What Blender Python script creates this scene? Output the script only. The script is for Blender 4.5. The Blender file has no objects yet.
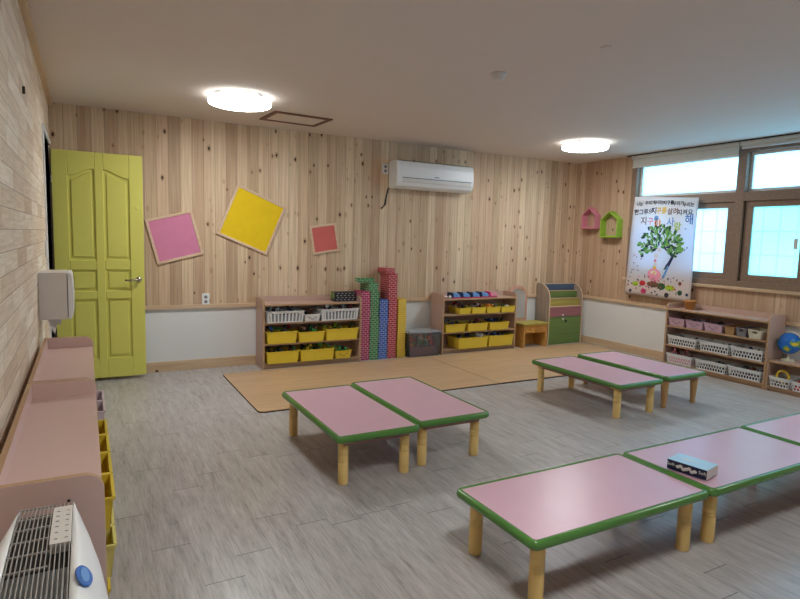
import bpy, bmesh, math, random
from mathutils import Vector, Matrix, Euler
S = bpy.context.scene
COL = S.collection
PI = math.pi
# ------------------------------------------------------------------ camera
cd = bpy.data.cameras.new('camera'); cam = bpy.data.objects.new('camera', cd); COL.objects.link(cam)
cd.sensor_width = 36.0; cd.lens = 576.34 / 800 * 36; cd.clip_start = 0.02; cd.clip_end = 200
Cp = (0.2429, 0.0, 1.33)
F = Vector((0.477415, 0.872392, -0.104910)); R_ = Vector((0.878263, -0.477445, 0.026468)); U = Vector((0.026999, 0.104775, 0.994129))
m = Matrix.Identity(4)
for i in range(3):
    m[i][0] = R_[i]; m[i][1] = U[i]; m[i][2] = -F[i]; m[i][3] = Cp[i]
cam.matrix_world = m
S.camera = cam
# ------------------------------------------------------------------ exposure, world
S.view_settings.view_transform = 'Standard'; S.view_settings.look = 'None'
S.view_settings.exposure = 1.56; S.view_settings.gamma = 1.0; S.view_settings.use_curve_mapping = False
S.cycles.max_bounces = 10; S.cycles.diffuse_bounces = 6; S.cycles.transparent_max_bounces = 12
S.cycles.sample_clamp_indirect = 6.0
SKY = 1.75; LAMP = 15.0
W_ = bpy.data.worlds.new('overcast_sky'); S.world = W_; W_.use_nodes = True
bg = W_.node_tree.nodes['Background']; bg.inputs[0].default_value = (0.52, 0.80, 1.0, 1); bg.inputs[1].default_value = SKY

D = 5.8425; W = 6.126; H = 2.40; YN = -1.8
WY0, WY1, WZ0, WZ1 = 0.90, 4.93, 0.93, 2.33       # window opening on the right wall

def portal(y0, y1, z0, z1):
    ld = bpy.data.lights.new('window_daylight', 'AREA'); ld.shape = 'RECTANGLE'; ld.size = y1 - y0; ld.size_y = z1 - z0
    ld.cycles.is_portal = True
    o = bpy.data.objects.new('window_daylight', ld); COL.objects.link(o)
    o.location = (W + 0.16, (y0 + y1) / 2, (z0 + z1) / 2)
    o.rotation_euler = Vector((-1, 0, 0)).to_track_quat('-Z', 'Z').to_euler()
portal(WY0, WY1, WZ0, WZ1)

# ------------------------------------------------------------------ materials
def lin(c):
    r = []
    for v in c[:3]:
        v = v / 255.0
        r.append(v / 12.92 if v <= 0.04045 else ((v + 0.055) / 1.055) ** 2.4)
    return (r[0], r[1], r[2], 1.0)
class NT:
    def __init__(s, name):
        s.m = bpy.data.materials.new(name); s.m.use_nodes = True; s.t = s.m.node_tree; s.n = s.t.nodes; s.l = s.t.links
        s.p = s.n['Principled BSDF']; s.out = s.n['Material Output']
    def node(s, typ, ins=None, **kw):
        nd = s.n.new(typ)
        for k, v in kw.items(): setattr(nd, k, v)
        for k, v in (ins or {}).items():
            if isinstance(v, bpy.types.NodeSocket): s.l.new(v, nd.inputs[k])
            else: nd.inputs[k].default_value = v
        return nd
    def math(s, op, a, b=None, c=None):
        nd = s.node('ShaderNodeMath', operation=op)
        for i, v in enumerate((a, b, c)):
            if v is None: continue
            if isinstance(v, bpy.types.NodeSocket): s.l.new(v, nd.inputs[i])
            else: nd.inputs[i].default_value = v
        return nd.outputs[0]
    def mix(s, f, a, b, mode='MIX'):
        nd = s.node('ShaderNodeMix', data_type='RGBA', blend_type=mode)
        for i, v in ((0, f), (6, a), (7, b)):
            if isinstance(v, bpy.types.NodeSocket): s.l.new(v, nd.inputs[i])
            else: nd.inputs[i].default_value = v
        return nd.outputs[2]
    def ramp(s, f, stops, interp='LINEAR'):
        nd = s.node('ShaderNodeValToRGB', {0: f}); e = nd.color_ramp.elements; nd.color_ramp.interpolation = interp
        while len(e) < len(stops): e.new(0.5)
        for i, (p, c) in enumerate(stops): e[i].position = p; e[i].color = c
        return nd.outputs[0]
    def xyz(s):
        tc = s.node('ShaderNodeTexCoord'); sp = s.node('ShaderNodeSeparateXYZ', {0: tc.outputs['Object']})
        return sp.outputs[0], sp.outputs[1], sp.outputs[2], tc.outputs['Object']
    def comb(s, x, y, z):
        nd = s.node('ShaderNodeCombineXYZ')
        for i, v in enumerate((x, y, z)):
            if isinstance(v, bpy.types.NodeSocket): s.l.new(v, nd.inputs[i])
            else: nd.inputs[i].default_value = v
        return nd.outputs[0]
    def noise(s, vec, scale, detail=3, rough=0.5):
        return s.node('ShaderNodeTexNoise', {'Vector': vec, 'Scale': scale, 'Detail': detail, 'Roughness': rough}).outputs[0]
    def white(s, vec):
        nd = s.node('ShaderNodeTexWhiteNoise', {'Vector': vec}, noise_dimensions='3D'); return nd.outputs[0], nd.outputs[1]
    def bump(s, h, strength=0.3, dist=0.01):
        nd = s.node('ShaderNodeBump', {'Height': h, 'Strength': strength, 'Distance': dist}); s.l.new(nd.outputs[0], s.p.inputs['Normal'])
    def base(s, c):
        if isinstance(c, bpy.types.NodeSocket): s.l.new(c, s.p.inputs['Base Color'])
        else: s.p.inputs['Base Color'].default_value = c
def plain(name, c, rough=0.5, spec=0.5, metal=0.0, var=0.06, scale=14):
    t = NT(name); t.p.inputs['Roughness'].default_value = rough; t.p.inputs['Specular IOR Level'].default_value = spec
    t.p.inputs['Metallic'].default_value = metal
    x, y, z, v = t.xyz()
    n = t.noise(v, scale, 3); c = lin(c)
    d = tuple(k * (1 - var * 2) for k in c[:3]) + (1,)
    t.base(t.mix(n, d, c)); return t.m
def planks(name, axis, width, stops, dark=(120, 95, 72), knots=0.5, rough=0.6):
    """vertical softwood boards with knots, along the given horizontal axis"""
    t = NT(name); x, y, z, v = t.xyz(); h = x if axis == 'x' else y
    u = t.math('DIVIDE', h, width); idx = t.math('FLOOR', u); fr = t.math('SUBTRACT', u, idx)
    r, rc = t.white(t.comb(idx, 3.7, 1.1)); r2, _ = t.white(t.comb(idx, 9.1, 5.3))
    base = t.ramp(r, stops)
    gx = t.math('MULTIPLY', h, 60.0); gz = t.math('ADD', t.math('MULTIPLY', z, 1.6), t.math('MULTIPLY', r2, 37.0))
    g = t.noise(t.comb(gx, gz, idx), 1.0, 4, 0.6)
    gm = t.ramp(g, [(0.30, (0.82, 0.75, 0.67, 1)), (0.62, (1.08, 1.06, 1.04, 1))])
    col = t.mix(1.0, base, gm, 'MULTIPLY')
    # pinkish heartwood streak in some boards
    hs = t.noise(t.comb(t.math('MULTIPLY', h, 14.0), t.math('MULTIPLY', z, 0.35), r2), 1.0, 2)
    col = t.mix(t.math('MULTIPLY', t.ramp(hs, [(0.5, (0, 0, 0, 1)), (0.7, (1, 1, 1, 1))]), 0.45), col, lin((176, 136, 108)))
    vo = t.node('ShaderNodeTexVoronoi', {'Vector': t.comb(t.math('MULTIPLY', h, 12.5), t.math('MULTIPLY', z, 7.0), 0.0), 'Scale': 1.0, 'Randomness': 1.0}, feature='F1')
    kc = t.node('ShaderNodeSeparateColor', {0: vo.outputs['Color']})
    rad = t.math('MULTIPLY', kc.outputs[1], 0.10)
    rad = t.math('ADD', rad, 0.045)
    near = t.math('LESS_THAN', vo.outputs['Distance'], rad)
    near2 = t.math('LESS_THAN', vo.outputs['Distance'], t.math('MULTIPLY', rad, 1.9))
    gate = t.math('LESS_THAN', kc.outputs[0], knots)
    col = t.mix(t.math('MULTIPLY', t.math('MULTIPLY', near2, gate), 0.35), col, lin((150, 108, 76)))
    col = t.mix(t.math('MULTIPLY', near, gate), col, lin((74, 50, 38)))
    seam = t.math('LESS_THAN', t.math('MINIMUM', fr, t.math('SUBTRACT', 1.0, fr)), 0.022)
    col = t.mix(t.math('MULTIPLY', seam, 0.55), col, lin(dark))
    t.base(col); t.p.inputs['Roughness'].default_value = rough; t.p.inputs['Specular IOR Level'].default_value = 0.3
    t.bump(t.math('SUBTRACT', t.math('MULTIPLY', g, 0.2), seam), 0.35, 0.003)
    return t.m
def solidwood(name, c, c2, axis='x', rough=0.45, knots=0.0):
    t = NT(name); x, y, z, v = t.xyz()
    s = {'x': (2.0, 34.0, 34.0), 'y': (34.0, 2.0, 34.0), 'z': (34.0, 34.0, 2.0)}[axis]
    g = t.noise(t.comb(t.math('MULTIPLY', x, s[0]), t.math('MULTIPLY', y, s[1]), t.math('MULTIPLY', z, s[2])), 1.0, 4, 0.6)
    col = t.mix(t.ramp(g, [(0.3, (0, 0, 0, 1)), (0.7, (1, 1, 1, 1))]), lin(c2), lin(c))
    if knots:
        vo = t.node('ShaderNodeTexVoronoi', {'Vector': v, 'Scale': 7.0}); kc = t.node('ShaderNodeSeparateColor', {0: vo.outputs['Color']})
        k = t.math('MULTIPLY', t.math('LESS_THAN', vo.outputs['Distance'], 0.12), t.math('LESS_THAN', kc.outputs[0], knots))
        col = t.mix(k, col, lin((92, 62, 44)))
    t.base(col); t.p.inputs['Roughness'].default_value = rough; t.p.inputs['Specular IOR Level'].default_value = 0.4; t.bump(g, 0.08, 0.002)
    return t.m
def glossy(name, c, rough=0.25):
    return plain(name, c, rough, 0.5, 0.0, 0.03, 6)
cream = [(0.0, lin((206, 182, 150))), (0.2, lin((222, 202, 172))), (0.4, lin((192, 168, 138))), (0.6, lin((214, 192, 162))), (0.8, lin((202, 174, 146))), (1.0, lin((184, 160, 132)))]
M = {}
M['pine_x'] = planks('pine_boards_back', 'x', 0.105, cream, knots=0.8)
M['pine_y'] = planks('pine_boards_right', 'y', 0.105, [(0.0, lin((196, 170, 144))), (0.5, lin((182, 154, 128))), (1.0, lin((206, 184, 158)))], knots=0.8)
M['pine_trim_x'] = solidwood('pine_trim_x', (214, 188, 156), (190, 158, 124), 'x', knots=0.7)
M['pine_trim_y'] = solidwood('pine_trim_y', (214, 188, 156), (190, 158, 124), 'y', knots=0.7)
M['white_wall'] = plain('white_wall_paint', (222, 222, 220), 0.7, 0.3, 0, 0.02, 3)
M['ceil'] = plain('ceiling_paper', (222, 211, 200), 0.85, 0.2, 0, 0.02, 5)
def left_tiles():
    t = NT('stacked_wood_tiles'); x, y, z, v = t.xyz()
    rw = 0.078
    ru = t.math('DIVIDE', z, rw); ri = t.math('FLOOR', ru); rf = t.math('SUBTRACT', ru, ri)
    rr, _ = t.white(t.comb(ri, 1.3, 7.7))
    cu = t.math('ADD', t.math('DIVIDE', y, 0.42), t.math('MULTIPLY', rr, 13.0)); ci = t.math('FLOOR', cu); cf = t.math('SUBTRACT', cu, ci)
    a, _ = t.white(t.comb(ri, ci, 2.0)); b, _ = t.white(t.comb(ri, ci, 8.0))
    col = t.ramp(a, [(0, lin((236, 220, 198))), (0.35, lin((222, 200, 174))), (0.6, lin((242, 230, 212))), (1, lin((214, 190, 164)))])
    g = t.noise(t.comb(t.math('MULTIPLY', y, 4.0), t.math('MULTIPLY', z, 70.0), b), 1.0, 4, 0.6)
    col = t.mix(1.0, col, t.ramp(g, [(0.3, (0.82, 0.77, 0.7, 1)), (0.65, (1.05, 1.05, 1.04, 1))]), 'MULTIPLY')
    k = t.node('ShaderNodeTexVoronoi', {'Vector': t.comb(0.0, t.math('MULTIPLY', y, 3.0), t.math('MULTIPLY', z, 9.0)), 'Scale': 1.0}); kc = t.node('ShaderNodeSeparateColor', {0: k.outputs['Color']})
    kk = t.math('MULTIPLY', t.math('LESS_THAN', k.outputs['Distance'], 0.05), t.math('LESS_THAN', kc.outputs[0], 0.35))
    col = t.mix(kk, col, lin((120, 84, 60)))
    s1 = t.math('LESS_THAN', t.math('MINIMUM', rf, t.math('SUBTRACT', 1.0, rf)), 0.02)
    s2 = t.math('LESS_THAN', t.math('MINIMUM', cf, t.math('SUBTRACT', 1.0, cf)), 0.005)
    sm = t.math('MAXIMUM', s1, s2)
    col = t.mix(t.math('MULTIPLY', sm, 0.6), col, lin((130, 104, 80)))
    t.base(col); t.p.inputs['Roughness'].default_value = 0.65; t.p.inputs['Specular IOR Level'].default_value = 0.3
    t.bump(t.math('SUBTRACT', b, sm), 0.5, 0.006)
    return t.m
M['tiles'] = left_tiles()
def floor_mat():
    t = NT('grey_vinyl_planks'); x, y, z, v = t.xyz()
    pw, pl = 0.152, 0.914
    cu = t.math('DIVIDE', x, pw); ci = t.math('FLOOR', cu); cf = t.math('SUBTRACT', cu, ci)
    off, _ = t.white(t.comb(ci, 4.4, 2.2))
    lu = t.math('ADD', t.math('DIVIDE', y, pl), t.math('MULTIPLY', off, 7.0)); li = t.math('FLOOR', lu); lf = t.math('SUBTRACT', lu, li)
    a, _ = t.white(t.comb(ci, li, 1.0)); b, _ = t.white(t.comb(ci, li, 6.0))
    g = t.noise(t.comb(t.math('MULTIPLY', x, 26.0), t.math('MULTIPLY', y, 3.2), t.math('MULTIPLY', b, 20.0)), 1.0, 7, 0.72)
    g2 = t.noise(t.comb(t.math('MULTIPLY', x, 150.0), t.math('MULTIPLY', y, 9.0), b), 1.0, 3, 0.6)
    col = t.ramp(g, [(0.33, lin((146, 140, 136))), (0.44, lin((172, 167, 163))), (0.6, lin((186, 182, 178))), (0.72, lin((200, 197, 194)))])
    col = t.mix(1.0, col, t.ramp(g2, [(0.36, (0.83, 0.82, 0.81, 1)), (0.5, (1.0, 1.0, 1.0, 1)), (0.65, (1.07, 1.07, 1.07, 1))]), 'MULTIPLY')
    col = t.mix(1.0, col, t.ramp(a, [(0, (0.95, 0.945, 0.94, 1)), (1, (1.03, 1.03, 1.03, 1))]), 'MULTIPLY')
    s1 = t.math('LESS_THAN', t.math('MINIMUM', cf, t.math('SUBTRACT', 1.0, cf)), 0.007)
    s2 = t.math('LESS_THAN', t.math('MINIMUM', lf, t.math('SUBTRACT', 1.0, lf)), 0.0022)
    col = t.mix(t.math('MULTIPLY', s1, 0.2), col, lin((70, 64, 60)))
    col = t.mix(t.math('MULTIPLY', s2, 0.8), col, lin((60, 55, 52)))
    t.base(col)
    rg = t.math('ADD', t.math('MULTIPLY', g2, 0.16), 0.26)
    t.l.new(rg, t.p.inputs['Roughness']); t.p.inputs['Specular IOR Level'].default_value = 0.5
    t.bump(t.math('SUBTRACT', g2, t.math('MAXIMUM', s1, s2)), 0.12, 0.002)
    return t.m
M['floor'] = floor_mat()
def mat_mat():
    t = NT('oak_print_play_mat'); x, y, z, v = t.xyz()
    ri = t.math('FLOOR', t.math('DIVIDE', y, 0.12)); a, _ = t.white(t.comb(ri, 1.0, 5.0))
    g = t.noise(t.comb(t.math('MULTIPLY', x, 2.4), t.math('MULTIPLY', y, 40.0), a), 1.0, 4, 0.6)
    col = t.mix(t.ramp(g, [(0.3, (0, 0, 0, 1)), (0.7, (1, 1, 1, 1))]), lin((186, 150, 112)), lin((204, 172, 134)))
    col = t.mix(1.0, col, t.ramp(a, [(0, (0.95, 0.94, 0.93, 1)), (1, (1.04, 1.03, 1.02, 1))]), 'MULTIPLY')
    t.base(col); t.p.inputs['Roughness'].default_value = 0.42; return t.m
M['mat'] = mat_mat()
M['mat_edge'] = plain('mat_edge_foam', (78, 58, 42), 0.8)
def brick(name, c):
    t = NT(name); x, y, z, v = t.xyz()
    ru = t.math('DIVIDE', z, 0.0236); ri = t.math('FLOOR', ru); rf = t.math('SUBTRACT', ru, ri)
    uu = t.math('ADD', x, y)
    sh = t.math('MULTIPLY', t.math('MODULO', ri, 2.0), 0.5)
    cu = t.math('ADD', t.math('DIVIDE', uu, 0.052), sh); cf = t.math('SUBTRACT', cu, t.math('FLOOR', cu))
    s = t.math('MAXIMUM', t.math('LESS_THAN', rf, 0.13), t.math('LESS_THAN', cf, 0.07))
    n = t.noise(v, 30, 2); k = lin(c)
    col = t.mix(n, tuple(q * 0.8 for q in k[:3]) + (1,), k)
    t.base(t.mix(s, col, lin((204, 196, 192)))); t.p.inputs['Roughness'].default_value = 0.45; return t.m
for nm, c in (('magenta', (176, 30, 92)), ('green', (40, 132, 62)), ('blue', (28, 92, 182)), ('red', (184, 26, 44))): M['brick_' + nm] = brick('cardboard_brick_' + nm, c)
def ybrick():
    t = NT('cardboard_brick_yellow'); x, y, z, v = t.xyz()
    ru = t.math('DIVIDE', z, 0.0236); rf = t.math('FRACT', ru)
    col = t.mix(t.math('MULTIPLY', t.math('LESS_THAN', rf, 0.2), 0.5), lin((216, 180, 52)), lin((236, 220, 150)))
    t.base(col); t.p.inputs['Roughness'].default_value = 0.45; return t.m
M['brick_yellow'] = ybrick()
M['black_block'] = plain('black_block_card', (26, 20, 26), 0.4)
M['lam'] = plain('pink_beige_laminate', (210, 178, 168), 0.38, 0.5, 0, 0.03, 10)
M['lam_dark'] = plain('brown_beige_laminate', (194, 162, 146), 0.4, 0.5, 0, 0.03, 10)
M['edge'] = solidwood('tan_edge_band', (190, 154, 116), (170, 132, 96), 'x')
M['board'] = solidwood('shelf_board_wood', (186, 150, 118), (164, 128, 96), 'x')
M['pink_top'] = plain('pink_table_laminate', (216, 174, 188), 0.3, 0.3, 0, 0.05, 9)
M['green_rim'] = plain('green_rubber_rim', (84, 134, 62), 0.22, 0.5, 0, 0.04)
M['leg'] = solidwood('table_leg_beech', (236, 202, 132), (222, 184, 112), 'z', 0.35)
M['leg_dark'] = solidwood('turned_leg_wood', (200, 156, 104), (180, 136, 86), 'z', 0.4)
M['apron'] = plain('apron_board', (160, 118, 110), 0.5)
M['door'] = plain('lime_door_paint', (218, 212, 102), 0.4, 0.5, 0, 0.02, 8)
M['chrome'] = plain('brushed_chrome', (190, 186, 178), 0.22, 0.5, 1.0, 0.02)
M['white'] = plain('white_plastic', (232, 232, 230), 0.35, 0.5, 0, 0.02)
M['offwhite'] = plain('off_white_plastic', (214, 208, 200), 0.4, 0.5, 0, 0.02)
M['grey'] = plain('grey_plastic', (128, 128, 132), 0.5)
M['black'] = plain('black_plastic', (16, 15, 16), 0.5)
M['dark'] = plain('corridor_painted_darkness', (52, 52, 60), 0.8)  # unlit look of the corridor is put into this colour
M['navy'] = plain('navy_gasket', (26, 34, 58), 0.6)
M['yellow'] = plain('yellow_basket_plastic', (236, 206, 62), 0.35, 0.5, 0, 0.04)
M['pale_yellow'] = plain('pale_yellow_plastic', (240, 226, 130), 0.35, 0.5, 0, 0.04)
M['purple_pink'] = plain('lilac_pink_plastic', (206, 170, 186), 0.4)
M['lilac_white'] = plain('pale_lilac_plastic', (222, 204, 210), 0.4)
M['grille'] = plain('grey_beige_grille', (168, 162, 156), 0.5, 0.3)
M['cream_pl'] = plain('cream_plastic', (224, 216, 190), 0.4)
M['tan_box'] = plain('tan_wicker', (178, 140, 92), 0.6)
M['winframe'] = solidwood('brown_window_frame', (142, 118, 98), (128, 104, 86), 'x', 0.5)
M['blind'] = plain('roller_blind_fabric', (206, 208, 202), 0.7, 0.2)
M['brownframe'] = plain('brown_hatch_frame', (112, 70, 54), 0.5)
M['pot'] = plain('terracotta_orange', (196, 132, 66), 0.5)
M['mirror'] = plain('mirror_foil', (210, 212, 212), 0.08, 0.5, 1.0, 0.01)
M['navyprint'] = plain('navy_print', (24, 26, 62), 0.3)
M['ltblue'] = plain('pale_blue_card', (176, 206, 220), 0.3)
M['gap_fitting_dark'] = plain('gap_shade_and_dark_fittings', (28, 30, 32), 0.6)  # near-black for dark fittings and for shade in the sash gap
for nm, c in dict(leaf=(118, 176, 92), slotgrey=(150, 156, 160), red=(196, 40, 46), blue=(60, 112, 190), green=(52, 138, 70), orange=(226, 130, 50), pinkp=(232, 150, 170), skyblue=(110, 160, 216), darkred=(110, 30, 42), yel=(236, 196, 40), wht=(226, 222, 218), dk=(42, 40, 48), magen=(212, 60, 110), ylgreen=(170, 200, 50), brown=(120, 84, 60), dgreen=(36, 84, 48), navy2=(34, 44, 84)).items():
    M['c_' + nm] = plain('toy_' + nm, c, 0.35)
def woven():
    t = NT('yellow_woven_plastic'); x, y, z, v = t.xyz()
    w = t.node('ShaderNodeTexChecker', {'Vector': t.comb(t.math('ADD', x, y), 0.0, t.math('MULTIPLY', z, 1.6)), 'Scale': 90.0})
    t.base(t.mix(t.math('MULTIPLY', w.outputs[1], 0.35), lin((236, 204, 62)), lin((178, 142, 34)))); t.p.inputs['Roughness'].default_value = 0.4
    t.bump(w.outputs[1], 0.5, 0.002); return t.m
M['woven'] = woven()
def pane(name, tint, tr=0.45):
    t = NT(name); t.n.remove(t.p)
    a = t.node('ShaderNodeBsdfTransparent', {'Color': tint}); x, y, z, v = t.xyz()
    n = t.noise(v, 1.2, 2)
    b = t.node('ShaderNodeBsdfTranslucent', {'Color': t.mix(n, tint, (0.95, 0.97, 1, 1))})
    mx = t.node('ShaderNodeMixShader', {0: tr, 1: a.outputs[0], 2: b.outputs[0]})
    g = t.node('ShaderNodeBsdfGlossy', {'Roughness': 0.3}); m2 = t.node('ShaderNodeMixShader', {0: 0.04, 1: mx.outputs[0], 2: g.outputs[0]})
    t.l.new(m2.outputs[0], t.out.inputs[0]); return t.m
M['pane'] = pane('frosted_glass', (0.58, 0.85, 0.98, 1))
M['pane_teal'] = pane('frosted_glass_teal', (0.42, 0.86, 0.84, 1))
def clearplastic(nm='clear_plastic_tub', df=0.07):
    t = NT(nm); t.n.remove(t.p)
    a = t.node('ShaderNodeBsdfTransparent', {'Color': (0.95, 0.95, 0.96, 1)}); g = t.node('ShaderNodeBsdfGlossy', {'Roughness': 0.15, 'Color': (0.9, 0.9, 0.9, 1)})
    x, y, z, v = t.xyz(); f = t.node('ShaderNodeFresnel', {'IOR': 1.35})
    d = t.node('ShaderNodeBsdfDiffuse', {'Color': (0.6, 0.6, 0.62, 1)}); m1 = t.node('ShaderNodeMixShader', {0: df, 1: a.outputs[0], 2: d.outputs[0]})
    m2 = t.node('ShaderNodeMixShader', {0: f.outputs[0], 1: m1.outputs[0], 2: g.outputs[0]}); t.l.new(m2.outputs[0], t.out.inputs[0]); return t.m
M['clear'] = clearplastic()
M['lid'] = clearplastic('milky_tub_lid', 0.55)
def emit(name, c, st):
    t = NT(name); t.p.inputs['Base Color'].default_value = (0.9, 0.9, 0.9, 1)
    t.p.inputs['Emission Color'].default_value = c; t.p.inputs['Emission Strength'].default_value = st; return t.m
M['lamp_rim'] = emit('led_diffuser_rim', (0.95, 0.98, 1.0, 1), LAMP * 0.12)
M['lamp'] = emit('led_diffuser', (0.95, 0.98, 1.0, 1), LAMP)
def rack_wood():
    return solidwood('grey_pine_board', (176, 158, 142), (150, 132, 118), 'z', 0.6, knots=0.6)
M['rack'] = rack_wood()
M['r_blue'] = solidwood('rack_blue_stain', (84, 106, 134), (70, 90, 116), 'x', 0.5)
M['r_green'] = solidwood('rack_green_stain', (112, 138, 76), (94, 118, 62), 'x', 0.5)
M['r_yel'] = solidwood('rack_yellow_stain', (176, 164, 84), (156, 144, 70), 'x', 0.5)
M['r_pink'] = solidwood('rack_pink_stain', (164, 108, 112), (144, 92, 98), 'x', 0.5)
M['vanity'] = solidwood('vanity_pine', (212, 160, 84), (190, 136, 64), 'x', 0.45)
M['vanity_top'] = solidwood('vanity_top_stain', (188, 176, 86), (168, 152, 70), 'x', 0.4)
M['vanity_pink'] = solidwood('vanity_pink_wood', (206, 160, 140), (186, 138, 118), 'z', 0.5)
M['frame_wood'] = solidwood('picture_frame_wood', (222, 194, 164), (204, 174, 142), 'x', 0.5)
def globe_mat():
    t = NT('globe_map'); x, y, z, v = t.xyz(); n = t.noise(v, 11, 4, 0.55)
    t.base(t.ramp(n, [(0.0, lin((28, 104, 190))), (0.52, lin((52, 136, 206))), (0.535, lin((96, 160, 70))), (0.6, lin((220, 196, 70))), (0.68, lin((214, 120, 90)))], 'CONSTANT'))
    t.p.inputs['Roughness'].default_value = 0.2; return t.m
M['globe'] = globe_mat()
def banner_mat():
    t = NT('banner_cloth'); x, y, z, v = t.xyz()
    col = t.ramp(t.math('DIVIDE', z, 1.17), [(0.0, lin((232, 220, 212))), (0.16, lin((232, 220, 216))), (0.3, lin((228, 230, 240))), (0.62, lin((226, 232, 244))), (0.8, lin((236, 236, 240))), (1.0, lin((236, 234, 234)))])
    t.base(col); t.p.inputs['Roughness'].default_value = 0.6
    tr = t.node('ShaderNodeBsdfTranslucent', {'Color': col}); mx = t.node('ShaderNodeMixShader', {0: 0.4, 1: t.p.outputs[0], 2: tr.outputs[0]}); t.l.new(mx.outputs[0], t.out.inputs[0])
    return t.m
M['banner'] = banner_mat()

# ------------------------------------------------------------------ mesh helpers
class MB:
    def __init__(s): s.b = bmesh.new(); s.mats = []
    def mi(s, m):
        if m not in s.mats: s.mats.append(m)
        return s.mats.index(m)
    def hexa(s, P, mat=0):
        vs = [s.b.verts.new(p) for p in P]
        fs = []
        for q in ((0, 3, 2, 1), (4, 5, 6, 7), (0, 1, 5, 4), (1, 2, 6, 5), (2, 3, 7, 6), (3, 0, 4, 7)):
            f = s.b.faces.new([vs[i] for i in q]); f.material_index = mat; fs.append(f)
        return fs
    def box(s, x0, x1, y0, y1, z0, z1, mat=0, T=None):
        P = [Vector(p) for p in ((x0, y0, z0), (x1, y0, z0), (x1, y1, z0), (x0, y1, z0), (x0, y0, z1), (x1, y0, z1), (x1, y1, z1), (x0, y1, z1))]
        if T is not None: P = [T @ p for p in P]
        return s.hexa(P, mat)
    def panel(s, x0, x1, y0, y1, z0, z1, face, edge):
        fs = s.box(x0, x1, y0, y1, z0, z1, face); d = (x1 - x0, y1 - y0, z1 - z0); ax = d.index(min(d))
        s.b.normal_update()
        for f in fs:
            if abs(f.normal[ax]) < 0.5: f.material_index = edge
    def prism(s, pts, axis, a0, a1, mat=0, side=None, T=None):
        """polygon pts (2D) extruded along axis; 'x': pts=(y,z), 'y': pts=(x,z), 'z': pts=(x,y)"""
        def P(p, a):
            v = Vector({'x': (a, p[0], p[1]), 'y': (p[0], a, p[1]), 'z': (p[0], p[1], a)}[axis])
            return T @ v if T is not None else v
        A = [s.b.verts.new(P(p, a0)) for p in pts]; B = [s.b.verts.new(P(p, a1)) for p in pts]; n = len(pts)
        f = s.b.faces.new(A[::-1]); f.material_index = mat; f = s.b.faces.new(B); f.material_index = mat
        for i in range(n):
            f = s.b.faces.new((A[i], A[(i + 1) % n], B[(i + 1) % n], B[i])); f.material_index = mat if side is None else side
    def lathe(s, prof, c=(0, 0, 0), n=20, mat=0, T=None):
        rings = []
        for r, z in prof:
            ring = []
            for i in range(n):
                a = 2 * PI * i / n; v = Vector((c[0] + r * math.cos(a), c[1] + r * math.sin(a), c[2] + z))
                ring.append(s.b.verts.new(T @ v if T is not None else v))
            rings.append(ring)
        for j in range(len(rings) - 1):
            for i in range(n):
                f = s.b.faces.new((rings[j][i], rings[j][(i + 1) % n], rings[j + 1][(i + 1) % n], rings[j + 1][i])); f.material_index = mat; f.smooth = True
        for ring, rv in ((rings[0], True), (rings[-1], False)):
            f = s.b.faces.new(ring[::-1] if rv else ring); f.material_index = mat
    def tube(s, pts, r, n=8, mat=0, closed=False):
        pts = [Vector(p) for p in pts]; N = len(pts); rings = []
        for i, p in enumerate(pts):
            a = pts[(i - 1) % N] if (closed or i > 0) else p; b = pts[(i + 1) % N] if (closed or i < N - 1) else p
            t = (b - a).normalized(); up = Vector((0, 0, 1)) if abs(t.z) < 0.9 else Vector((1, 0, 0))
            u = t.cross(up).normalized(); v = u.cross(t)
            rings.append([s.b.verts.new(p + u * r * math.cos(2 * PI * k / n) + v * r * math.sin(2 * PI * k / n)) for k in range(n)])
        for i in range(N if closed else N - 1):
            A, B = rings[i], rings[(i + 1) % N]
            for k in range(n):
                f = s.b.faces.new((A[k], A[(k + 1) % n], B[(k + 1) % n], B[k])); f.smooth = True; f.material_index = mat
        if not closed:
            s.b.faces.new(rings[0][::-1]).material_index = mat; s.b.faces.new(rings[-1]).material_index = mat
    def sphere(s, c, r, mat=0, sc=(1, 1, 1), u=10, v=7):
        r0 = bmesh.ops.create_uvsphere(s.b, u_segments=u, v_segments=v, radius=r, matrix=Matrix.Translation(c) @ Matrix.Diagonal((sc[0], sc[1], sc[2], 1)))
        for vv in r0['verts']:
            for f in vv.link_faces: f.smooth = True; f.material_index = mat
    def build(s, name, mats, parent=None, loc=(0, 0, 0), rz=0.0, bevel=0.0, seg=2):
        bmesh.ops.recalc_face_normals(s.b, faces=s.b.faces[:])
        me = bpy.data.meshes.new(name); s.b.to_mesh(me); s.b.free()
        for mm in (mats if isinstance(mats, (list, tuple)) else [mats]): me.materials.append(M[mm] if isinstance(mm, str) else mm)
        o = bpy.data.objects.new(name, me); COL.objects.link(o); o.location = loc; o.rotation_euler = (0, 0, rz)
        if parent: o.parent = parent
        if bevel:
            b = o.modifiers.new('bevel', 'BEVEL'); b.width = bevel; b.segments = seg; b.limit_method = 'ANGLE'; b.angle_limit = math.radians(40)
        return o
def tag(o, label, cat, group=None, kind=None):
    o['label'] = label; o['category'] = cat
    if group: o['group'] = group
    if kind: o['kind'] = kind
    return o
def empty(name, loc, rz=0.0, label=None, cat=None, group=None, kind=None):
    o = bpy.data.objects.new(name, None); COL.objects.link(o); o.location = loc; o.rotation_euler = (0, 0, rz); o.empty_display_size = 0.1
    if label: tag(o, label, cat, group, kind)
    return o
def copy_tree(o, loc=None, rz=None, label=None, parent=None):
    c = o.copy(); COL.objects.link(c)
    if parent: c.parent = parent
    if loc is not None: c.location = loc
    if rz is not None: c.rotation_euler = (0, 0, rz)
    if label: c['label'] = label
    for ch in list(o.children): copy_tree(ch, parent=c)
    return c
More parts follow.
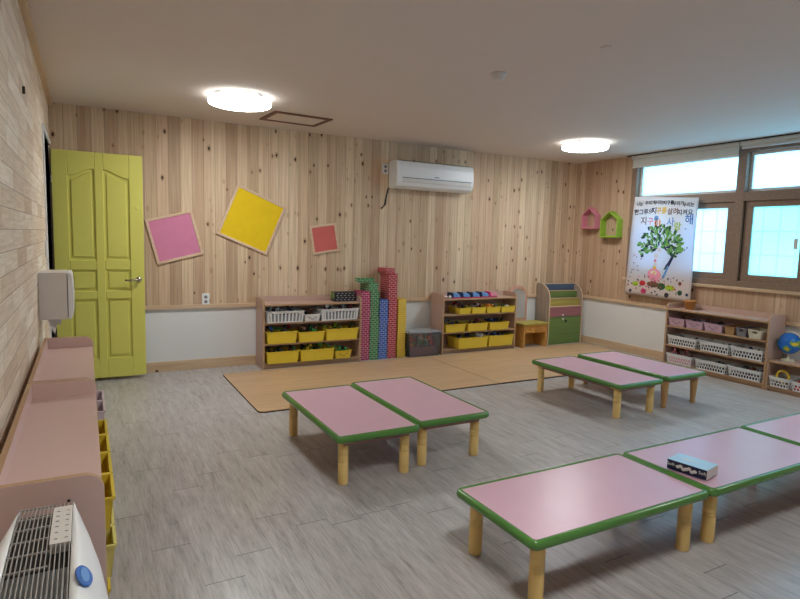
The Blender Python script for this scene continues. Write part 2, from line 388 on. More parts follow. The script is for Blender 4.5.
def struct(o, label, cat): return tag(o, label, cat, None, 'structure')

# ------------------------------------------------------------------ room shell
b = MB(); b.box(-1.6, W + 0.2, YN - 0.1, D + 0.2, -0.1, 0); struct(b.build('floor', 'floor'), 'grey wood-print plank floor', 'floor')
b = MB(); b.box(-0.12, W + 0.2, YN - 0.1, D + 0.2, H, H + 0.1); struct(b.build('ceiling', 'ceil'), 'plain beige-white papered ceiling', 'ceiling')
b = MB(); b.box(-0.12, W + 0.2, D + 0.012, D + 0.2, 0, H); struct(b.build('wall_back', 'white_wall'), 'white lower back wall below the knotty boards', 'wall')
b = MB(); b.box(0.0, W, D, D + 0.012, 0.64, H); struct(b.build('wall_back_boards', 'pine_x'), 'knotty vertical pine boards covering the upper back wall', 'wall panelling')
b = MB(); b.box(-0.12, W + 0.2, YN - 0.1, YN, 0, H); struct(b.build('wall_near', 'white_wall'), 'white wall behind the camera', 'wall')
# left wall with the doorway
DY0, DY1, DZ = 4.84, 5.73, 2.03
b = MB(); b.box(-0.12, 0, YN, DY0, 0, H); b.box(-0.12, 0, DY0, DY1, DZ, H); b.box(-0.12, 0, DY1, D + 0.012, 0, H)
struct(b.build('wall_left', 'tiles'), 'left wall of stacked pale wooden tiles', 'wall')
# right wall with window opening
b = MB(); x0, x1 = W + 0.012, W + 0.2
b.box(x0, x1, YN, WY0, 0, H); b.box(x0, x1, WY1, D + 0.012, 0, H); b.box(x0, x1, WY0, WY1, 0, WZ0 - 0.03); b.box(x0, x1, WY0, WY1, WZ1, H)
struct(b.build('wall_right', 'white_wall'), 'white lower right wall around the window', 'wall')
b = MB(); b.box(W, W + 0.012, WY1, D, 0.64, H); b.box(W, W + 0.012, YN, WY0, 0.64, H); b.box(W, W + 0.012, WY0, WY1, 0.64, WZ0 - 0.03); b.box(W, W + 0.012, WY0, WY1, WZ1, H)
struct(b.build('wall_right_boards', 'pine_y'), 'vertical pine boards around and below the window on the right wall', 'wall panelling')
# trims
b = MB(); b.box(0.0, W - 0.018, D - 0.014, D + 0.012, 0.603, 0.64); struct(b.build('trim_1', 'pine_trim_x', bevel=0.003), 'pale wooden rail under the boards of the back wall', 'trim')
b = MB(); b.box(W - 0.014, W + 0.012, YN, D - 0.016, 0.603, 0.64); struct(b.build('trim_2', 'pine_trim_y', bevel=0.003), 'pale wooden rail under the boards of the right wall', 'trim')
b = MB(); b.box(0.0, W - 0.012, D - 0.006, D + 0.012, 0, 0.097); struct(b.build('baseboard_back', 'pine_trim_x', bevel=0.002), 'knotty pine baseboard along the back wall', 'baseboard')
b = MB(); b.box(W - 0.006, W + 0.012, YN, D - 0.008, 0, 0.097); struct(b.build('baseboard_right', 'pine_trim_y', bevel=0.002), 'knotty pine baseboard along the right wall', 'baseboard')
b = MB(); b.box(0.0, 0.035, YN, D, H - 0.03, H); struct(b.build('trim_3', 'pine_trim_y', bevel=0.002), 'wooden cornice strip between left wall and ceiling', 'trim')
b = MB(); b.box(W - 0.035, W + 0.05, WY0 - 0.03, WY1 + 0.03, WZ0 - 0.03, WZ0); struct(b.build('trim_4', 'pine_trim_y', bevel=0.003), 'pale wooden sill board under the window', 'trim')
# corridor behind the doorway, its darkness put into the wall colour
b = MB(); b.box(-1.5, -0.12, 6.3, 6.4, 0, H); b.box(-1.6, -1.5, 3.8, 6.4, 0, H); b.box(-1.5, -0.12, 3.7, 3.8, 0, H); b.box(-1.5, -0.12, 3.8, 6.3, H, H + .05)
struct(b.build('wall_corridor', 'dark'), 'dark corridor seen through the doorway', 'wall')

# window --------------------------------------------------------------
win = empty('window_1', (W, 0, 0)); struct(win, 'long brown-framed frosted window with upper lights and sliding sashes', 'window')
def yb(mb, y0, y1, z0, z1, xa, xb, mat=0): mb.box(xa, xb, y0, y1, z0, z1, mat)
b = MB()
ys = [4.93, 3.58, 2.24, 0.90]
yb(b, WY0, WY1, WZ0, WZ0 + 0.06, -0.012, 0.12); yb(b, WY0, WY1, WZ1 - 0.04, WZ1, -0.012, 0.12); yb(b, WY0, WY1, 1.80, 1.895, -0.012, 0.12)
yb(b, WY1 - 0.075, WY1, WZ0, WZ1, -0.014, 0.12); yb(b, WY0, WY0 + 0.06, WZ0, WZ1, -0.014, 0.12)
for y in ys[1:3]: yb(b, y - 0.045, y + 0.045, WZ0, WZ1, -0.016, 0.12)
b.build('window_frame', 'winframe', win, bevel=0.003)
for i in range(3):
    a, c = ys[i] - (0.075 if i == 0 else 0.045), ys[i + 1] + 0.045
    b = MB(); w_ = 0.03
    yb(b, c, a, 1.895, 1.895 + w_, 0.05, 0.08); yb(b, c, a, 2.29 - w_, 2.29, 0.05, 0.08); yb(b, c, c + w_, 1.895 + w_, 2.29 - w_, 0.05, 0.08); yb(b, a - w_, a, 1.895 + w_, 2.29 - w_, 0.05, 0.08)
    fr = b.build('upper_light_frame', 'offwhite', win, bevel=0.002)
    b = MB(); yb(b, c + w_, a - w_, 1.895 + w_, 2.29 - w_, 0.062, 0.067); b.build('glass_pane', 'pane', fr)
    mid = (a + c) / 2
    for k, (s0, s1) in enumerate(((mid - 0.01, a), (c, mid + 0.01))):
        xo = 0.015 if k == 0 else 0.055
        if i == 0: xo = 0.055 if k == 0 else 0.015
        b = MB(); sw = 0.085
        z0, z1 = WZ0 + 0.06, 1.80
        yb(b, s0, s1, z0, z0 + 0.07, xo, xo + 0.035); yb(b, s0, s1, z1 - 0.06, z1, xo, xo + 0.035); yb(b, s0, s0 + sw, z0 + 0.07, z1 - 0.06, xo, xo + 0.035); yb(b, s1 - sw, s1, z0 + 0.07, z1 - 0.06, xo, xo + 0.035)
        sa = b.build('sliding_sash', 'winframe', win, bevel=0.003)
        b = MB(); yb(b, s0 + sw, s1 - sw, z0 + 0.07, z1 - 0.06, xo + 0.012, xo + 0.018)
        b.build('glass_pane', 'pane_teal' if (i == 1 and k == 0) else 'pane', sa)
b = MB(); yb(b, 3.527, 3.533, WZ0 + 0.06, 1.80, 0.010, 0.05); b.build('sash_gap_shade', 'gap_fitting_dark', win)  # near-black strip stands in for the shade in the gap between sashes
b = MB(); yb(b, 3.00, 3.03, 1.33, 1.43, -0.004, 0.012); b.build('sash_latch', 'offwhite', win, bevel=0.003)
b = MB()
y = 0.95
while y < 4.9:
    b.tube([(0.17, y, WZ0 - 0.02), (0.17, y, 1.84)], 0.007, 6); y += 0.165
for z in (1.02, 1.26, 1.5, 1.74): b.tube([(0.17, 0.86, z), (0.17, 4.97, z)], 0.007, 6)
b.build('security_bars', 'grey', win)
# door ---------------------------------------------------------------
door = empty('door_1', (0.012, 5.70, 0.0)); struct(door, 'open lime-yellow panelled door with a chrome lever handle', 'door')
DW, DH, Z0 = 0.695, 1.965, 0.028
def uv(u, v): return (u * DW, Z0 + v * DH)
b = MB(); T0 = -0.038
b.box(0, DW, -0.022, 0, Z0, Z0 + DH)
def rect(u0, u1, v0, v1, ya, yb_): b.box(u0 * DW, u1 * DW, ya, yb_, Z0 + v0 * DH, Z0 + v1 * DH)
rect(0, .165, 0, 1, T0, -0.02); rect(.455, .55, 0, 1, T0, -0.02); rect(.84, 1, 0, 1, T0, -0.02)
for v0, v1 in ((0, .09), (.36, .395), (.49, .533)):
    rect(.165, .455, v0, v1, T0, -0.02); rect(.55, .84, v0, v1, T0, -0.02)
def arch(u0, u1, va, vb, n=10):
    return [(u0 + (u1 - u0) * i / n, va + (vb - va) * (0.5 - 0.5 * math.cos(PI * min(1, i / n * 1.05)))) for i in range(n + 1)]
for (u0, u1, va, vb) in ((.165, .455, .895, .928), (.55, .84, .928, .895)):
    lo = [uv(*p) for p in arch(u0, u1, va, vb)]
    b.prism(lo + [uv(u1, 1), uv(u0, 1)], 'y', T0, -0.02)
    ins = 0.035; lo = [uv(*p) for p in arch(u0 + ins, u1 - ins, va - .016, vb - .016)]
    b.prism([uv(u0 + ins, .533 + .014), uv(u1 - ins, .533 + .014)] + lo[::-1], 'y', -0.033, -0.02)
for (u0, u1) in ((.165, .455), (.55, .84)):
    for v0, v1 in ((.09, .36), (.395, .49)):
        rect(u0 + .035, u1 - .035, v0 + .013, v1 - .013, -0.033, -0.02)
b.build('door_leaf', 'door', door, bevel=0.004)
b = MB(); b.box(-0.006, 0.0, -0.04, 0.002, Z0, Z0 + DH); b.build('door_edge_strip', 'navy', door)
hz = Z0 + .445 * DH; hx = .93 * DW
hd = MB(); RX = Matrix.Translation((hx, T0, hz)) @ Matrix.Rotation(PI / 2, 4, 'X')
hd.lathe([(0.026, 0), (0.026, 0.006), (0.018, 0.012), (0.010, 0.014), (0.010, 0.045)], T=RX, n=20)
hd.tube([(hx, T0 - 0.042, hz), (hx - 0.03, T0 - 0.046, hz + 0.002), (hx - 0.08, T0 - 0.044, hz - 0.004), (hx - 0.115, T0 - 0.04, hz - 0.002)], 0.008, 8)
hd.build('door_handle', 'chrome', door)
b = MB(); b.lathe([(0.016, 0), (0.014, 0.004)], T=Matrix.Translation((.925 * DW, T0, Z0 + .77 * DH)) @ Matrix.Rotation(PI / 2, 4, 'X')); b.build('door_stopper_pad', 'door', door)
for z in (.12, .88):
    b = MB(); b.lathe([(0.007, -0.04), (0.007, 0.04)], c=(-0.003, T0 - 0.004, Z0 + z * DH), n=10); b.build('hinge', 'chrome', door)
fr = MB(); fr.box(-0.13, 0.012, DY0 - 0.035, DY0, 0, DZ + 0.035); fr.box(-0.13, 0.012, DY0, DY1 + 0.03, DZ, DZ + 0.035); fr.box(-0.13, -0.002, DY1, DY1 + 0.03, 0, DZ)
struct(fr.build('door_frame', 'white', bevel=0.003), 'white frame of the doorway in the left wall', 'door frame')

# ------------------------------------------------------------------ play mats
def play_mat(x0, x1, y0, y1, label, round_left):
    o = empty('play_mat', ((x0 + x1) / 2, (y0 + y1) / 2, 0), 0, label, 'mat', 'folding play mats along the back wall')
    w, d = (x1 - x0) / 2, (y1 - y0) / 2
    def outline(k):
        r = 0.05; P = []
        for cx, cy, a0, rr in ((w - k, d - k, 0, 0.004 if round_left else r), (-w + k, d - k, 90, r if round_left else 0.004), (-w + k, -d + k, 180, r if round_left else 0.004), (w - k, -d + k, 270, 0.004 if round_left else r)):
            sx = 1 if cx > 0 else -1; sy = 1 if cy > 0 else -1
            for i in range(6):
                a = math.radians(a0 + 90 * i / 5); P.append((cx - sx * rr + rr * math.cos(a), cy - sy * rr + rr * math.sin(a)))
        return P
    b = MB(); b.prism(outline(0), 'z', 0.0005, 0.009); b.build('mat_base', 'mat_edge', o)
    b = MB(); b.prism(outline(0.002), 'z', 0.009, 0.013); b.build('mat_surface', 'mat', o)
play_mat(1.352, 3.602, 4.175, 5.50, 'wood-print play mat left of the seam, in front of the brick stacks', True)
play_mat(3.606, 6.02, 4.175, 5.50, 'wood-print play mat right of the seam, reaching towards the magazine rack', False)

# ------------------------------------------------------------------ low tables
TW, TD, TH = 1.005, 0.510, 0.275
def make_table(leg_kind='round'):
    t = empty('low_table', (0, 0, 0), 0, 'x', 'table', 'low play tables')
    def rr(w, d, r, n=6):
        P = []
        for cx, cy, a0 in ((w - r, d - r, 0), (-w + r, d - r, 90), (-w + r, -d + r, 180), (w - r, -d + r, 270)):
            for i in range(n + 1):
                a = math.radians(a0 + 90 * i / n); P.append((cx + r * math.cos(a), cy + r * math.sin(a)))
        return P
    w, d = TW / 2, TD / 2
    b = MB(); b.prism(rr(w - 0.016, d - 0.016, 0.028), 'z', TH - 0.028, TH - 0.001); b.build('tabletop', 'pink_top', t)
    b = MB(); prof = [(-0.016 + 0.0, 0.0), (-0.006, -0.002), (0.0, -0.010), (0.001, -0.019), (-0.002, -0.028), (-0.010, -0.036), (-0.018, -0.036)]
    # rim swept round the edge
    rings = []
    N = None
    for off, dz in [(-0.022, 0.0015), (-0.014, 0.003), (-0.005, -0.001), (0.0, -0.010), (0.001, -0.019), (-0.003, -0.029), (-0.010, -0.035), (-0.022, -0.036)]:
        pts = rr(w + off, d + off, 0.036 + off); N = len(pts); rings.append([b.b.verts.new((p[0], p[1], TH + dz)) for p in pts])
    rings.append(rings[0])
    for j in range(len(rings) - 1):
        for i in range(N):
            f = b.b.faces.new((rings[j][i], rings[j][(i + 1) % N], rings[j + 1][(i + 1) % N], rings[j + 1][i])); f.smooth = True
    b.build('edge_rim', 'green_rim', t)
    b = MB(); i_ = 0.055; hw, hd = w - i_, d - i_
    b.box(-hw, hw, -hd - .008, -hd + .008, TH - 0.062, TH - 0.03); b.box(-hw, hw, hd - .008, hd + .008, TH - 0.062, TH - 0.03)
    b.box(-hw - .008, -hw + .008, -hd, hd, TH - 0.062, TH - 0.03); b.box(hw - .008, hw + .008, -hd, hd, TH - 0.062, TH - 0.03)
    b.build('apron', 'apron', t)
    for sx in (-1, 1):
        for sy in (-1, 1):
            b = MB(); lx, ly = sx * (w - 0.078), sy * (d - 0.066)
            if leg_kind == 'round':
                b.lathe([(0.0275, 0), (0.0285, 0.004), (0.0285, 0.118), (0.025, 0.121), (0.0285, 0.124), (0.0285, 0.134), (0.025, 0.137), (0.0285, 0.140), (0.0285, 0.153), (0.025, 0.156), (0.0285, 0.159), (0.0285, TH - 0.03)], c=(lx, ly, 0), n=20)
            else:
                b.lathe([(0.019, 0), (0.021, 0.004), (0.021, 0.03), (0.018, 0.034), (0.021, 0.04), (0.031, 0.19), (0.034, TH - 0.03)], c=(lx, ly, 0), n=20)
            lg = b.build('leg', 'leg' if leg_kind == 'round' else 'leg_dark', t)
            if leg_kind == 'round':
                b = MB(); b.box(-0.04, 0.04, -0.04, 0.04, TH - 0.048, TH - 0.0295)
                br = b.build('corner_bracket', 'leg', lg, loc=(lx, ly, 0), bevel=0.003)
    return t
ta = make_table('round'); tb = make_table('tapered')
ta.location = (2.102, 1.702, 0); ta['label'] = 'low pink table with green rim in the foreground, nearest the camera, nothing on it'
copy_tree(ta, (3.120, 1.698, 0), 0, 'low pink table with green rim that carries the tissue box')
copy_tree(ta, (4.138, 1.702, 0), 0, 'low pink table cut off by the right edge of the picture')
copy_tree(ta, (1.628, 3.203, 0), PI / 2, 'left table of the pair standing before the yellow bins, closest to the yellow door').scale = (1, 1, 1.035)
copy_tree(ta, (2.154, 3.252, 0), PI / 2, 'right-hand table of the pair in front of the brick stacks').scale = (1, 1, 1.035)
copy_tree(ta, (3.998, 3.416, 0), PI / 2, 'low pink table with round yellow legs in the pair near the window wall')
tb.location = (4.598, 3.452, 0); tb.rotation_euler = (0, 0, PI / 2); tb['label'] = 'low pink table on tapered turned legs, beside the white-basket shelf'

# tissue box on the second table
tx = empty('tissue_box', (2.725, 1.628, TH + 0.0035), math.radians(-79), 'navy and pale blue flat tissue box lying on a pink table', 'tissue box')
b = MB(); b.box(-0.09, 0.09, -0.06, 0.06, 0, 0.045); b.build('box_body', 'navyprint', tx, bevel=0.001)
b = MB(); b.box(-0.09, 0.09, -0.06, 0.06, 0.0451, 0.0462); b.build('box_top', 'ltblue', tx)
b = MB(); b.box(0.0901, 0.0908, -0.059, 0.059, 0.001, 0.0455); b.build('box_end', 'offwhite', tx)
b = MB()
for i in range(7): b.sphere((-0.040 + i * 0.013, -0.0603, 0.022 + 0.006 * math.sin(i * 2.1)), 0.010, sc=(1, 0.06, 0.8))
b.build('flower_print', 'offwhite', tx)
b = MB()
b.prism([(-0.07, 0.0), (-0.02, -0.012), (0.035, 0.0), (-0.02, 0.014)], 'z', 0.0463, 0.0468); b.build('opening_flap', 'offwhite', tx)
FONT = bpy.data.curves.new('tmp', 'FONT').font
def text_mb(txt, size, mats, parent, name, T, extr=0.0006, align='CENTER', bold=0.0):
    cu = bpy.data.curves.new(name, 'FONT'); cu.body = txt; cu.size = size; cu.extrude = extr; cu.align_x = align; cu.align_y = 'CENTER'
    cu.resolution_u = 3; cu.offset = bold; o = bpy.data.objects.new(name, cu); COL.objects.link(o); o.parent = parent; o.matrix_local = T
    cu.materials.append(M[mats]); bpy.context.view_layer.update()
    me = bpy.data.meshes.new_from_object(o.evaluated_get(bpy.context.evaluated_depsgraph_get()))
    bpy.data.objects.remove(o); o = bpy.data.objects.new(name, me); COL.objects.link(o); o.parent = parent; o.matrix_local = T
    return o
RXT = Matrix.Rotation(PI / 2, 4, 'X')
text_mb('Soft', 0.022, 'offwhite', tx, 'printed_word', Matrix.Translation((-0.072, -0.0606, 0.026)) @ RXT)
text_mb('Soft', 0.022, 'offwhite', tx, 'printed_word', Matrix.Translation((0.072, -0.0606, 0.026)) @ RXT)

# ------------------------------------------------------------------ shelf units
def shelf_unit(name, loc, rz, L, depth, h, levels, label, cat='shelf', lip=0.055, group=None, mt=('lam', 'edge'), back=True):
    """local: x 0..L, y 0 (front) .. depth (back)"""
    o = empty(name, loc, rz, label, cat, group); th = 0.018
    def side(xx):
        b = MB(); r = 0.045
        P = [(0, 0.0), (depth, 0.0), (depth, h)]
        for i in range(7):
            a = math.radians(90 + 90 * i / 6); P.append((r + r * math.cos(a), h - r + r * math.sin(a)))
        b.prism(P, 'x', xx, xx + th, 0, 1); b.build('side_panel', mt, o, bevel=0.0015)
    side(0); side(L - th)
    b = MB(); b.panel(th, L - th, depth - 0.016, depth, 0.03, h, 0, 1); b.build('back_panel', mt, o)
    top = h - lip
    b = MB(); b.panel(th, L - th, 0.004, depth - 0.012, top - th, top, 0, 1); b.build('top_board', mt, o, bevel=0.001)
    for z in levels:
        b = MB(); b.box(th, L - th, 0.006, depth - 0.012, z - th, z); b.build('shelf', 'board', o, bevel=0.001)
    if levels[-1] < 0.08 or levels[0] < 0.08:
        z = min(levels); b = MB(); b.box(th, L - th, 0.03, 0.042, 0.0, z - th); b.build('kickboard', 'board', o)
    return o
SH = 0.705; LV = (0.055, 0.255, 0.465)
shA = shelf_unit('toy_shelf', (1.757, 5.555, 0), 0, 1.063, 0.27, SH, LV, 'open shelf against the back wall holding yellow bins and white slotted baskets', mt=('lam_dark', 'edge'))
shB = shelf_unit('toy_shelf', (3.855, 5.555, 0), 0, 1.085, 0.27, SH, LV, 'open shelf with yellow woven baskets and blue toys on top, beside the toy vanity', mt=('lam_dark', 'edge'))
shR = shelf_unit('toy_shelf', (5.845, 4.125, 0), -PI / 2, 1.10, 0.265, SH, LV, 'open shelf of white lattice baskets standing under the window', mt=('lam_dark', 'edge'))
shL = shelf_unit('low_toy_shelf', (5.845, 3.020, 0), -PI / 2, 1.10, 0.265, 0.29, (0.05,), 'knee-high shelf carrying the globe, right of the white-basket shelf', lip=0.0, mt=('lam_dark', 'edge'))
cb1 = shelf_unit('toy_cabinet', (0.27, 2.70, 0), PI / 2, 1.10, 0.245, 0.715, LV, 'pink-topped low cabinet on the left wall nearer the yellow door', lip=0.06)
cb2 = shelf_unit('toy_cabinet', (0.27, 1.605, 0), PI / 2, 1.075, 0.245, 0.715, LV, 'pink-topped low cabinet on the left wall directly behind the air purifier', lip=0.06)
# give the near cabinet its brown end panel (screw hole included)
b = MB(); b.sphere((0.0, 0, 0), 0.004); b.build('screw', 'black', cb2, loc=(-0.001, 0.08, 0.655))

# ------------------------------------------------------------------ baskets
def basket_mesh(w, d, h, kind, taper=0.012):
    b = MB(); t = 0.003
    cor0 = [(-w / 2 + taper, -d / 2 + taper), (w / 2 - taper, -d / 2 + taper), (w / 2 - taper, d / 2 - taper), (-w / 2 + taper, d / 2 - taper)]
    cor1 = [(-w / 2, -d / 2), (w / 2, -d / 2), (w / 2, d / 2), (-w / 2, d / 2)]
    def P(s, u, v, inn):
        a0, a1 = Vector(cor0[s]), Vector(cor0[(s + 1) % 4]); c0, c1 = Vector(cor1[s]), Vector(cor1[(s + 1) % 4])
        p = (a0.lerp(a1, u)).lerp(c0.lerp(c1, u), v); e = (a1 - a0).normalized(); n = Vector((-e.y, e.x))
        p = p + n * inn; return Vector((p.x, p.y, v * h))
    def cell(s, u0, u1, v0, v1, o=0.0, tt=t):
        b.hexa([P(s, u0, v0, o), P(s, u1, v0, o), P(s, u1, v0, o + tt), P(s, u0, v0, o + tt), P(s, u0, v1, o), P(s, u1, v1, o), P(s, u1, v1, o + tt), P(s, u0, v1, o + tt)])
    for s in range(4):
        L = w if s % 2 == 0 else d
        if kind in ('solid', 'woven'): cell(s, 0, 1, 0, 0.96)
        elif kind == 'handle' and s == 0:
            cell(s, 0, 1, 0, .6); cell(s, 0, .32, .6, .96); cell(s, .68, 1, .6, .96); cell(s, .32, .68, .84, .96)
        elif kind == 'handle': cell(s, 0, 1, 0, 0.96)
        elif kind == 'slots':
            cell(s, 0, 1, 0, .1); cell(s, 0, 1, .8, .96); n = max(3, int(L / 0.036))
            cell(s, 0, .05, .1, .8); cell(s, .95, 1, .1, .8)
            for i in range(1, n): cell(s, i / n - .2 / n, i / n + .2 / n, .1, .8)
        elif kind == 'lattice':
            n = max(4, int(L / 0.029))
            for v0, v1 in ((0, .12), (.37, .43), (.68, .96)): cell(s, 0, 1, v0, v1)
            for r, (v0, v1) in enumerate(((.12, .37), (.43, .68))):
                cell(s, 0, .03, v0, v1); cell(s, .97, 1, v0, v1)
                for i in range(n):
                    u = (i + 0.5 * r + .25) / n
                    if u + .25 / n < 1: cell(s, u - .15 / n, u + .15 / n, v0, v1)
        cell(s, -0.006 if L == w else -.01, 1.006, .93, 1.0, o=-0.005, tt=0.009)
    b.box(cor0[0][0], cor0[1][0], cor0[0][1], cor0[2][1], 0, 0.004)
    return b
def jumble_mesh(w, d, z0, z1, n, nm, seed, sz=0.02):
    rnd = random.Random(seed); b = MB()
    b.box(-w / 2, w / 2, -d / 2, d / 2, z0, z0 + (z1 - z0) * 0.45, 0)
    for i in range(n):
        s = sz * rnd.uniform(.6, 1.4); c = Vector((rnd.uniform(-w / 2 + s, w / 2 - s), rnd.uniform(-d / 2 + s, d / 2 - s), rnd.uniform(z0 + (z1 - z0) * .35, z1 - s * .4))); mi = rnd.randrange(nm)
        if rnd.random() < .6:
            T = Matrix.Translation(c) @ Euler((rnd.uniform(0, 3), rnd.uniform(0, 3), rnd.uniform(0, 3))).to_matrix().to_4x4()
            b.box(-s, s, -s * rnd.uniform(.3, 1), s * .6, -s * .5, s * .5, mi, T)
        else: b.sphere(c, s * .8, mi, u=8, v=5)
    return b
def world_of(base, lx, ly, lz):
    a = base.rotation_euler.z; x, y = lx * math.cos(a) - ly * math.sin(a), lx * math.sin(a) + ly * math.cos(a)
    return (base.location.x + x, base.location.y + y, base.location.z + lz)
def face_print(o, w, d, h):
    b = MB(); y = -d / 2 + 0.003
    for sx in (-1, 1):
        b.tube([(sx * w * .2 + k * .014, y - 0.004, h * .62 - abs(k) * .008) for k in (-1, -.5, 0, .5, 1)], 0.0025, 5)
    b.tube([(k * .02, y - 0.003, h * .28 + abs(k) * .012) for k in (-1, -.5, 0, .5, 1)], 0.0025, 5)
    b.build('face_print', 'c_dk', o)
def put(base, x0, x1, z, h, kind, matn, label, name='basket', jum=None, yf=-0.02, d=0.25, face=False, cat='basket', grp=None, jl=None, seed=0, jn=26, jh=0.35, js=0.02):
    w = x1 - x0; o = basket_mesh(w, d, h, kind).build(name, matn); loc = world_of(base, (x0 + x1) / 2, yf + d / 2, z + 0.001)
    o.location = loc; o.rotation_euler = (0, 0, base.rotation_euler.z); tag(o, label, cat, grp)
    if face: face_print(o, w, d, h)
    if jum:
        j = jumble_mesh(w - 0.04, d - 0.05, 0.006, h * (1 + jh), jn, len(jum), seed, js).build('toy_jumble', ['c_' + q for q in jum])
        j.location = (loc[0], loc[1], loc[2]); j.rotation_euler = (0, 0, base.rotation_euler.z); tag(j, jl, 'toys', None, 'stuff')
    return o
# shelf A (local x 0..1.045)
zt, zm, zb = LV[2], LV[1], LV[0]
gA = 'baskets and bins on the shelf by the brick stacks'
put(shA, .034, .415, zt, .115, 'slots', 'white', 'white slotted basket at the left end of the top row', jum=['slotgrey', 'navy2', 'dk', 'darkred'], grp=gA, jl='dark toys heaped in the left white slotted basket', seed=1)
put(shA, .42, .59, zt, .075, 'solid', 'white', 'small white box with a smiling face between two white slotted baskets', face=True, grp=gA, jum=['dk', 'brown'], jl='dark toys in the small smiling white box', seed=2, jn=10, jh=.3)
put(shA, .60, 1.02, zt, .12, 'slots', 'white', 'white slotted basket at the right end of the top row, next to the magenta stack', jum=['slotgrey', 'dk', 'darkred', 'wht'], grp=gA, jl='dark toys in the right white slotted basket', seed=3)
put(shA, .034, .345, zm, .12, 'solid', 'yellow', 'yellow bin with red and blue toys, left in the middle row by the brick stacks', 'bin', jum=['red', 'blue', 'green', 'dk', 'navy2'], grp=gA, cat='bin', jl='red, blue and green toys in the left middle-row bin', seed=4)
put(shA, .36, .64, zm, .105, 'solid', 'yellow', 'yellow bin with dark toys, centre of the middle row by the brick stacks', 'bin', jum=['dk', 'green', 'brown'], grp=gA, cat='bin', jl='dark toys in the centre middle-row bin', seed=5)
put(shA, .655, 1.02, zm, .12, 'solid', 'yellow', 'yellow bin at the right of the middle row, beside the magenta stack', 'bin', jum=['ylgreen', 'brown', 'dgreen'], grp=gA, cat='bin', jl='olive toys in the right middle-row bin', seed=6, jh=.25)
put(shA, .034, .365, zb, .12, 'solid', 'yellow', 'yellow bin at the left of the bottom row by the brick stacks', 'bin', jum=['dk', 'dgreen', 'brown'], grp=gA, cat='bin', jl='dark toys in the left bottom-row bin', seed=7, jh=.3)
put(shA, .38, .75, zb, .12, 'solid', 'yellow', 'large yellow bin heaped with green toys in the bottom row centre', 'bin', jum=['green', 'dgreen', 'yel', 'dk'], grp=gA, cat='bin', jl='green toys heaped in the bottom-row centre bin', seed=8, jh=.45)
put(shA, .76, .945, zb, .085, 'solid', 'yellow', 'small yellow box with a printed face in the bottom row', 'bin', face=True, jum=['green', 'yel', 'dk'], grp=gA, cat='bin', jl='green toys in the small yellow bottom-row box', seed=9, jn=12, jh=.4)
# shelf B (x0=3.855)
gB = 'yellow baskets on the shelf beside the toy vanity'
tops = [(.215, .385), (.40, .605), (.615, .825), (.835, 1.05)]
tl = ['under dark red toys, first from the left in the top row', 'with a white and red toy, second in the top row', 'with orange toys, third in the top row', 'with green and white toys, rightmost in the top row']
tj = [['darkred', 'dk', 'red'], ['darkred', 'wht', 'dk'], ['orange', 'yel', 'dk'], ['ylgreen', 'wht', 'green']]
for i, (a, c) in enumerate(tops):
    put(shB, a, c, zt, .075, 'solid', 'yellow', 'small yellow basket ' + tl[i] , jum=tj[i], grp=gB, jl=['dark red toys in the leftmost', 'dark red and white toys in the second', 'orange toys in the third', 'green and white toys in the rightmost'][i] + ' small yellow basket', seed=20 + i, jn=16, jh=.6 if i < 2 else .35, js=.018)
mids = [(.034, .315), (.345, .64), (.67, .965)]
for i, (a, c) in enumerate(mids):
    put(shB, a, c, zm, .095, 'woven', 'woven', 'yellow woven basket, ' + ['left', 'centre', 'right'][i] + ' of the middle row by the vanity', jum=[['dk', 'navy2', 'yel'], ['darkred', 'dk', 'brown'], ['dk', 'navy2']][i], grp=gB, jl='dark toys in the ' + ['left', 'centre', 'right'][i] + ' woven basket of the middle row', seed=30 + i, jn=18, jh=.35)
put(shB, .20, .63, zb, .13, 'woven', 'woven', 'wide yellow woven basket jutting out at the left of the bottom row by the vanity', jum=['dk', 'wht', 'grey' if False else 'brown', 'navy2'], yf=-.045, grp=gB, jl='dark and white toys in the wide bottom woven basket', seed=40, jh=.3)
put(shB, .655, 1.035, zb, .13, 'woven', 'woven', 'yellow woven basket at the right of the bottom row by the vanity', jum=['dk', 'wht', 'navy2'], grp=gB, yf=-.03, jl='dark and white toys in the right bottom woven basket', seed=41, jh=.3)
# shelf R (local x = 4.125 - y)
gR = 'boxes and baskets on the shelf under the window'
for i, (a, c) in enumerate(((.038, .225), (.238, .438), (.45, .645))):
    put(shR, a, c, zt, .085, 'solid', 'purple_pink', 'lilac-pink box with a printed face, ' + ['first', 'second', 'third'][i] + ' from the left under the window', 'box', face=True, cat='box', grp=gR, jum=['dk', 'brown'], jl='dark toys in the ' + ['first', 'second', 'third'][i] + ' lilac-pink box', seed=50 + i, jn=8, jh=.15, yf=0.0, d=.22)
put(shR, .66, .765, zt, .08, 'solid', 'tan_box', 'small tan box between the pink boxes and the grey basket', 'box', cat='box', grp=gR, yf=0.01, d=.2)
put(shR, .78, .89, zt, .085, 'handle', 'grey', 'small grey basket with a handle hole, left of the cream basket', grp=gR, yf=0.005, d=.2)
put(shR, .905, 1.035, zt, .085, 'handle', 'cream_pl', 'small cream basket with a handle hole at the right end of the row', grp=gR, yf=-0.005, d=.2)
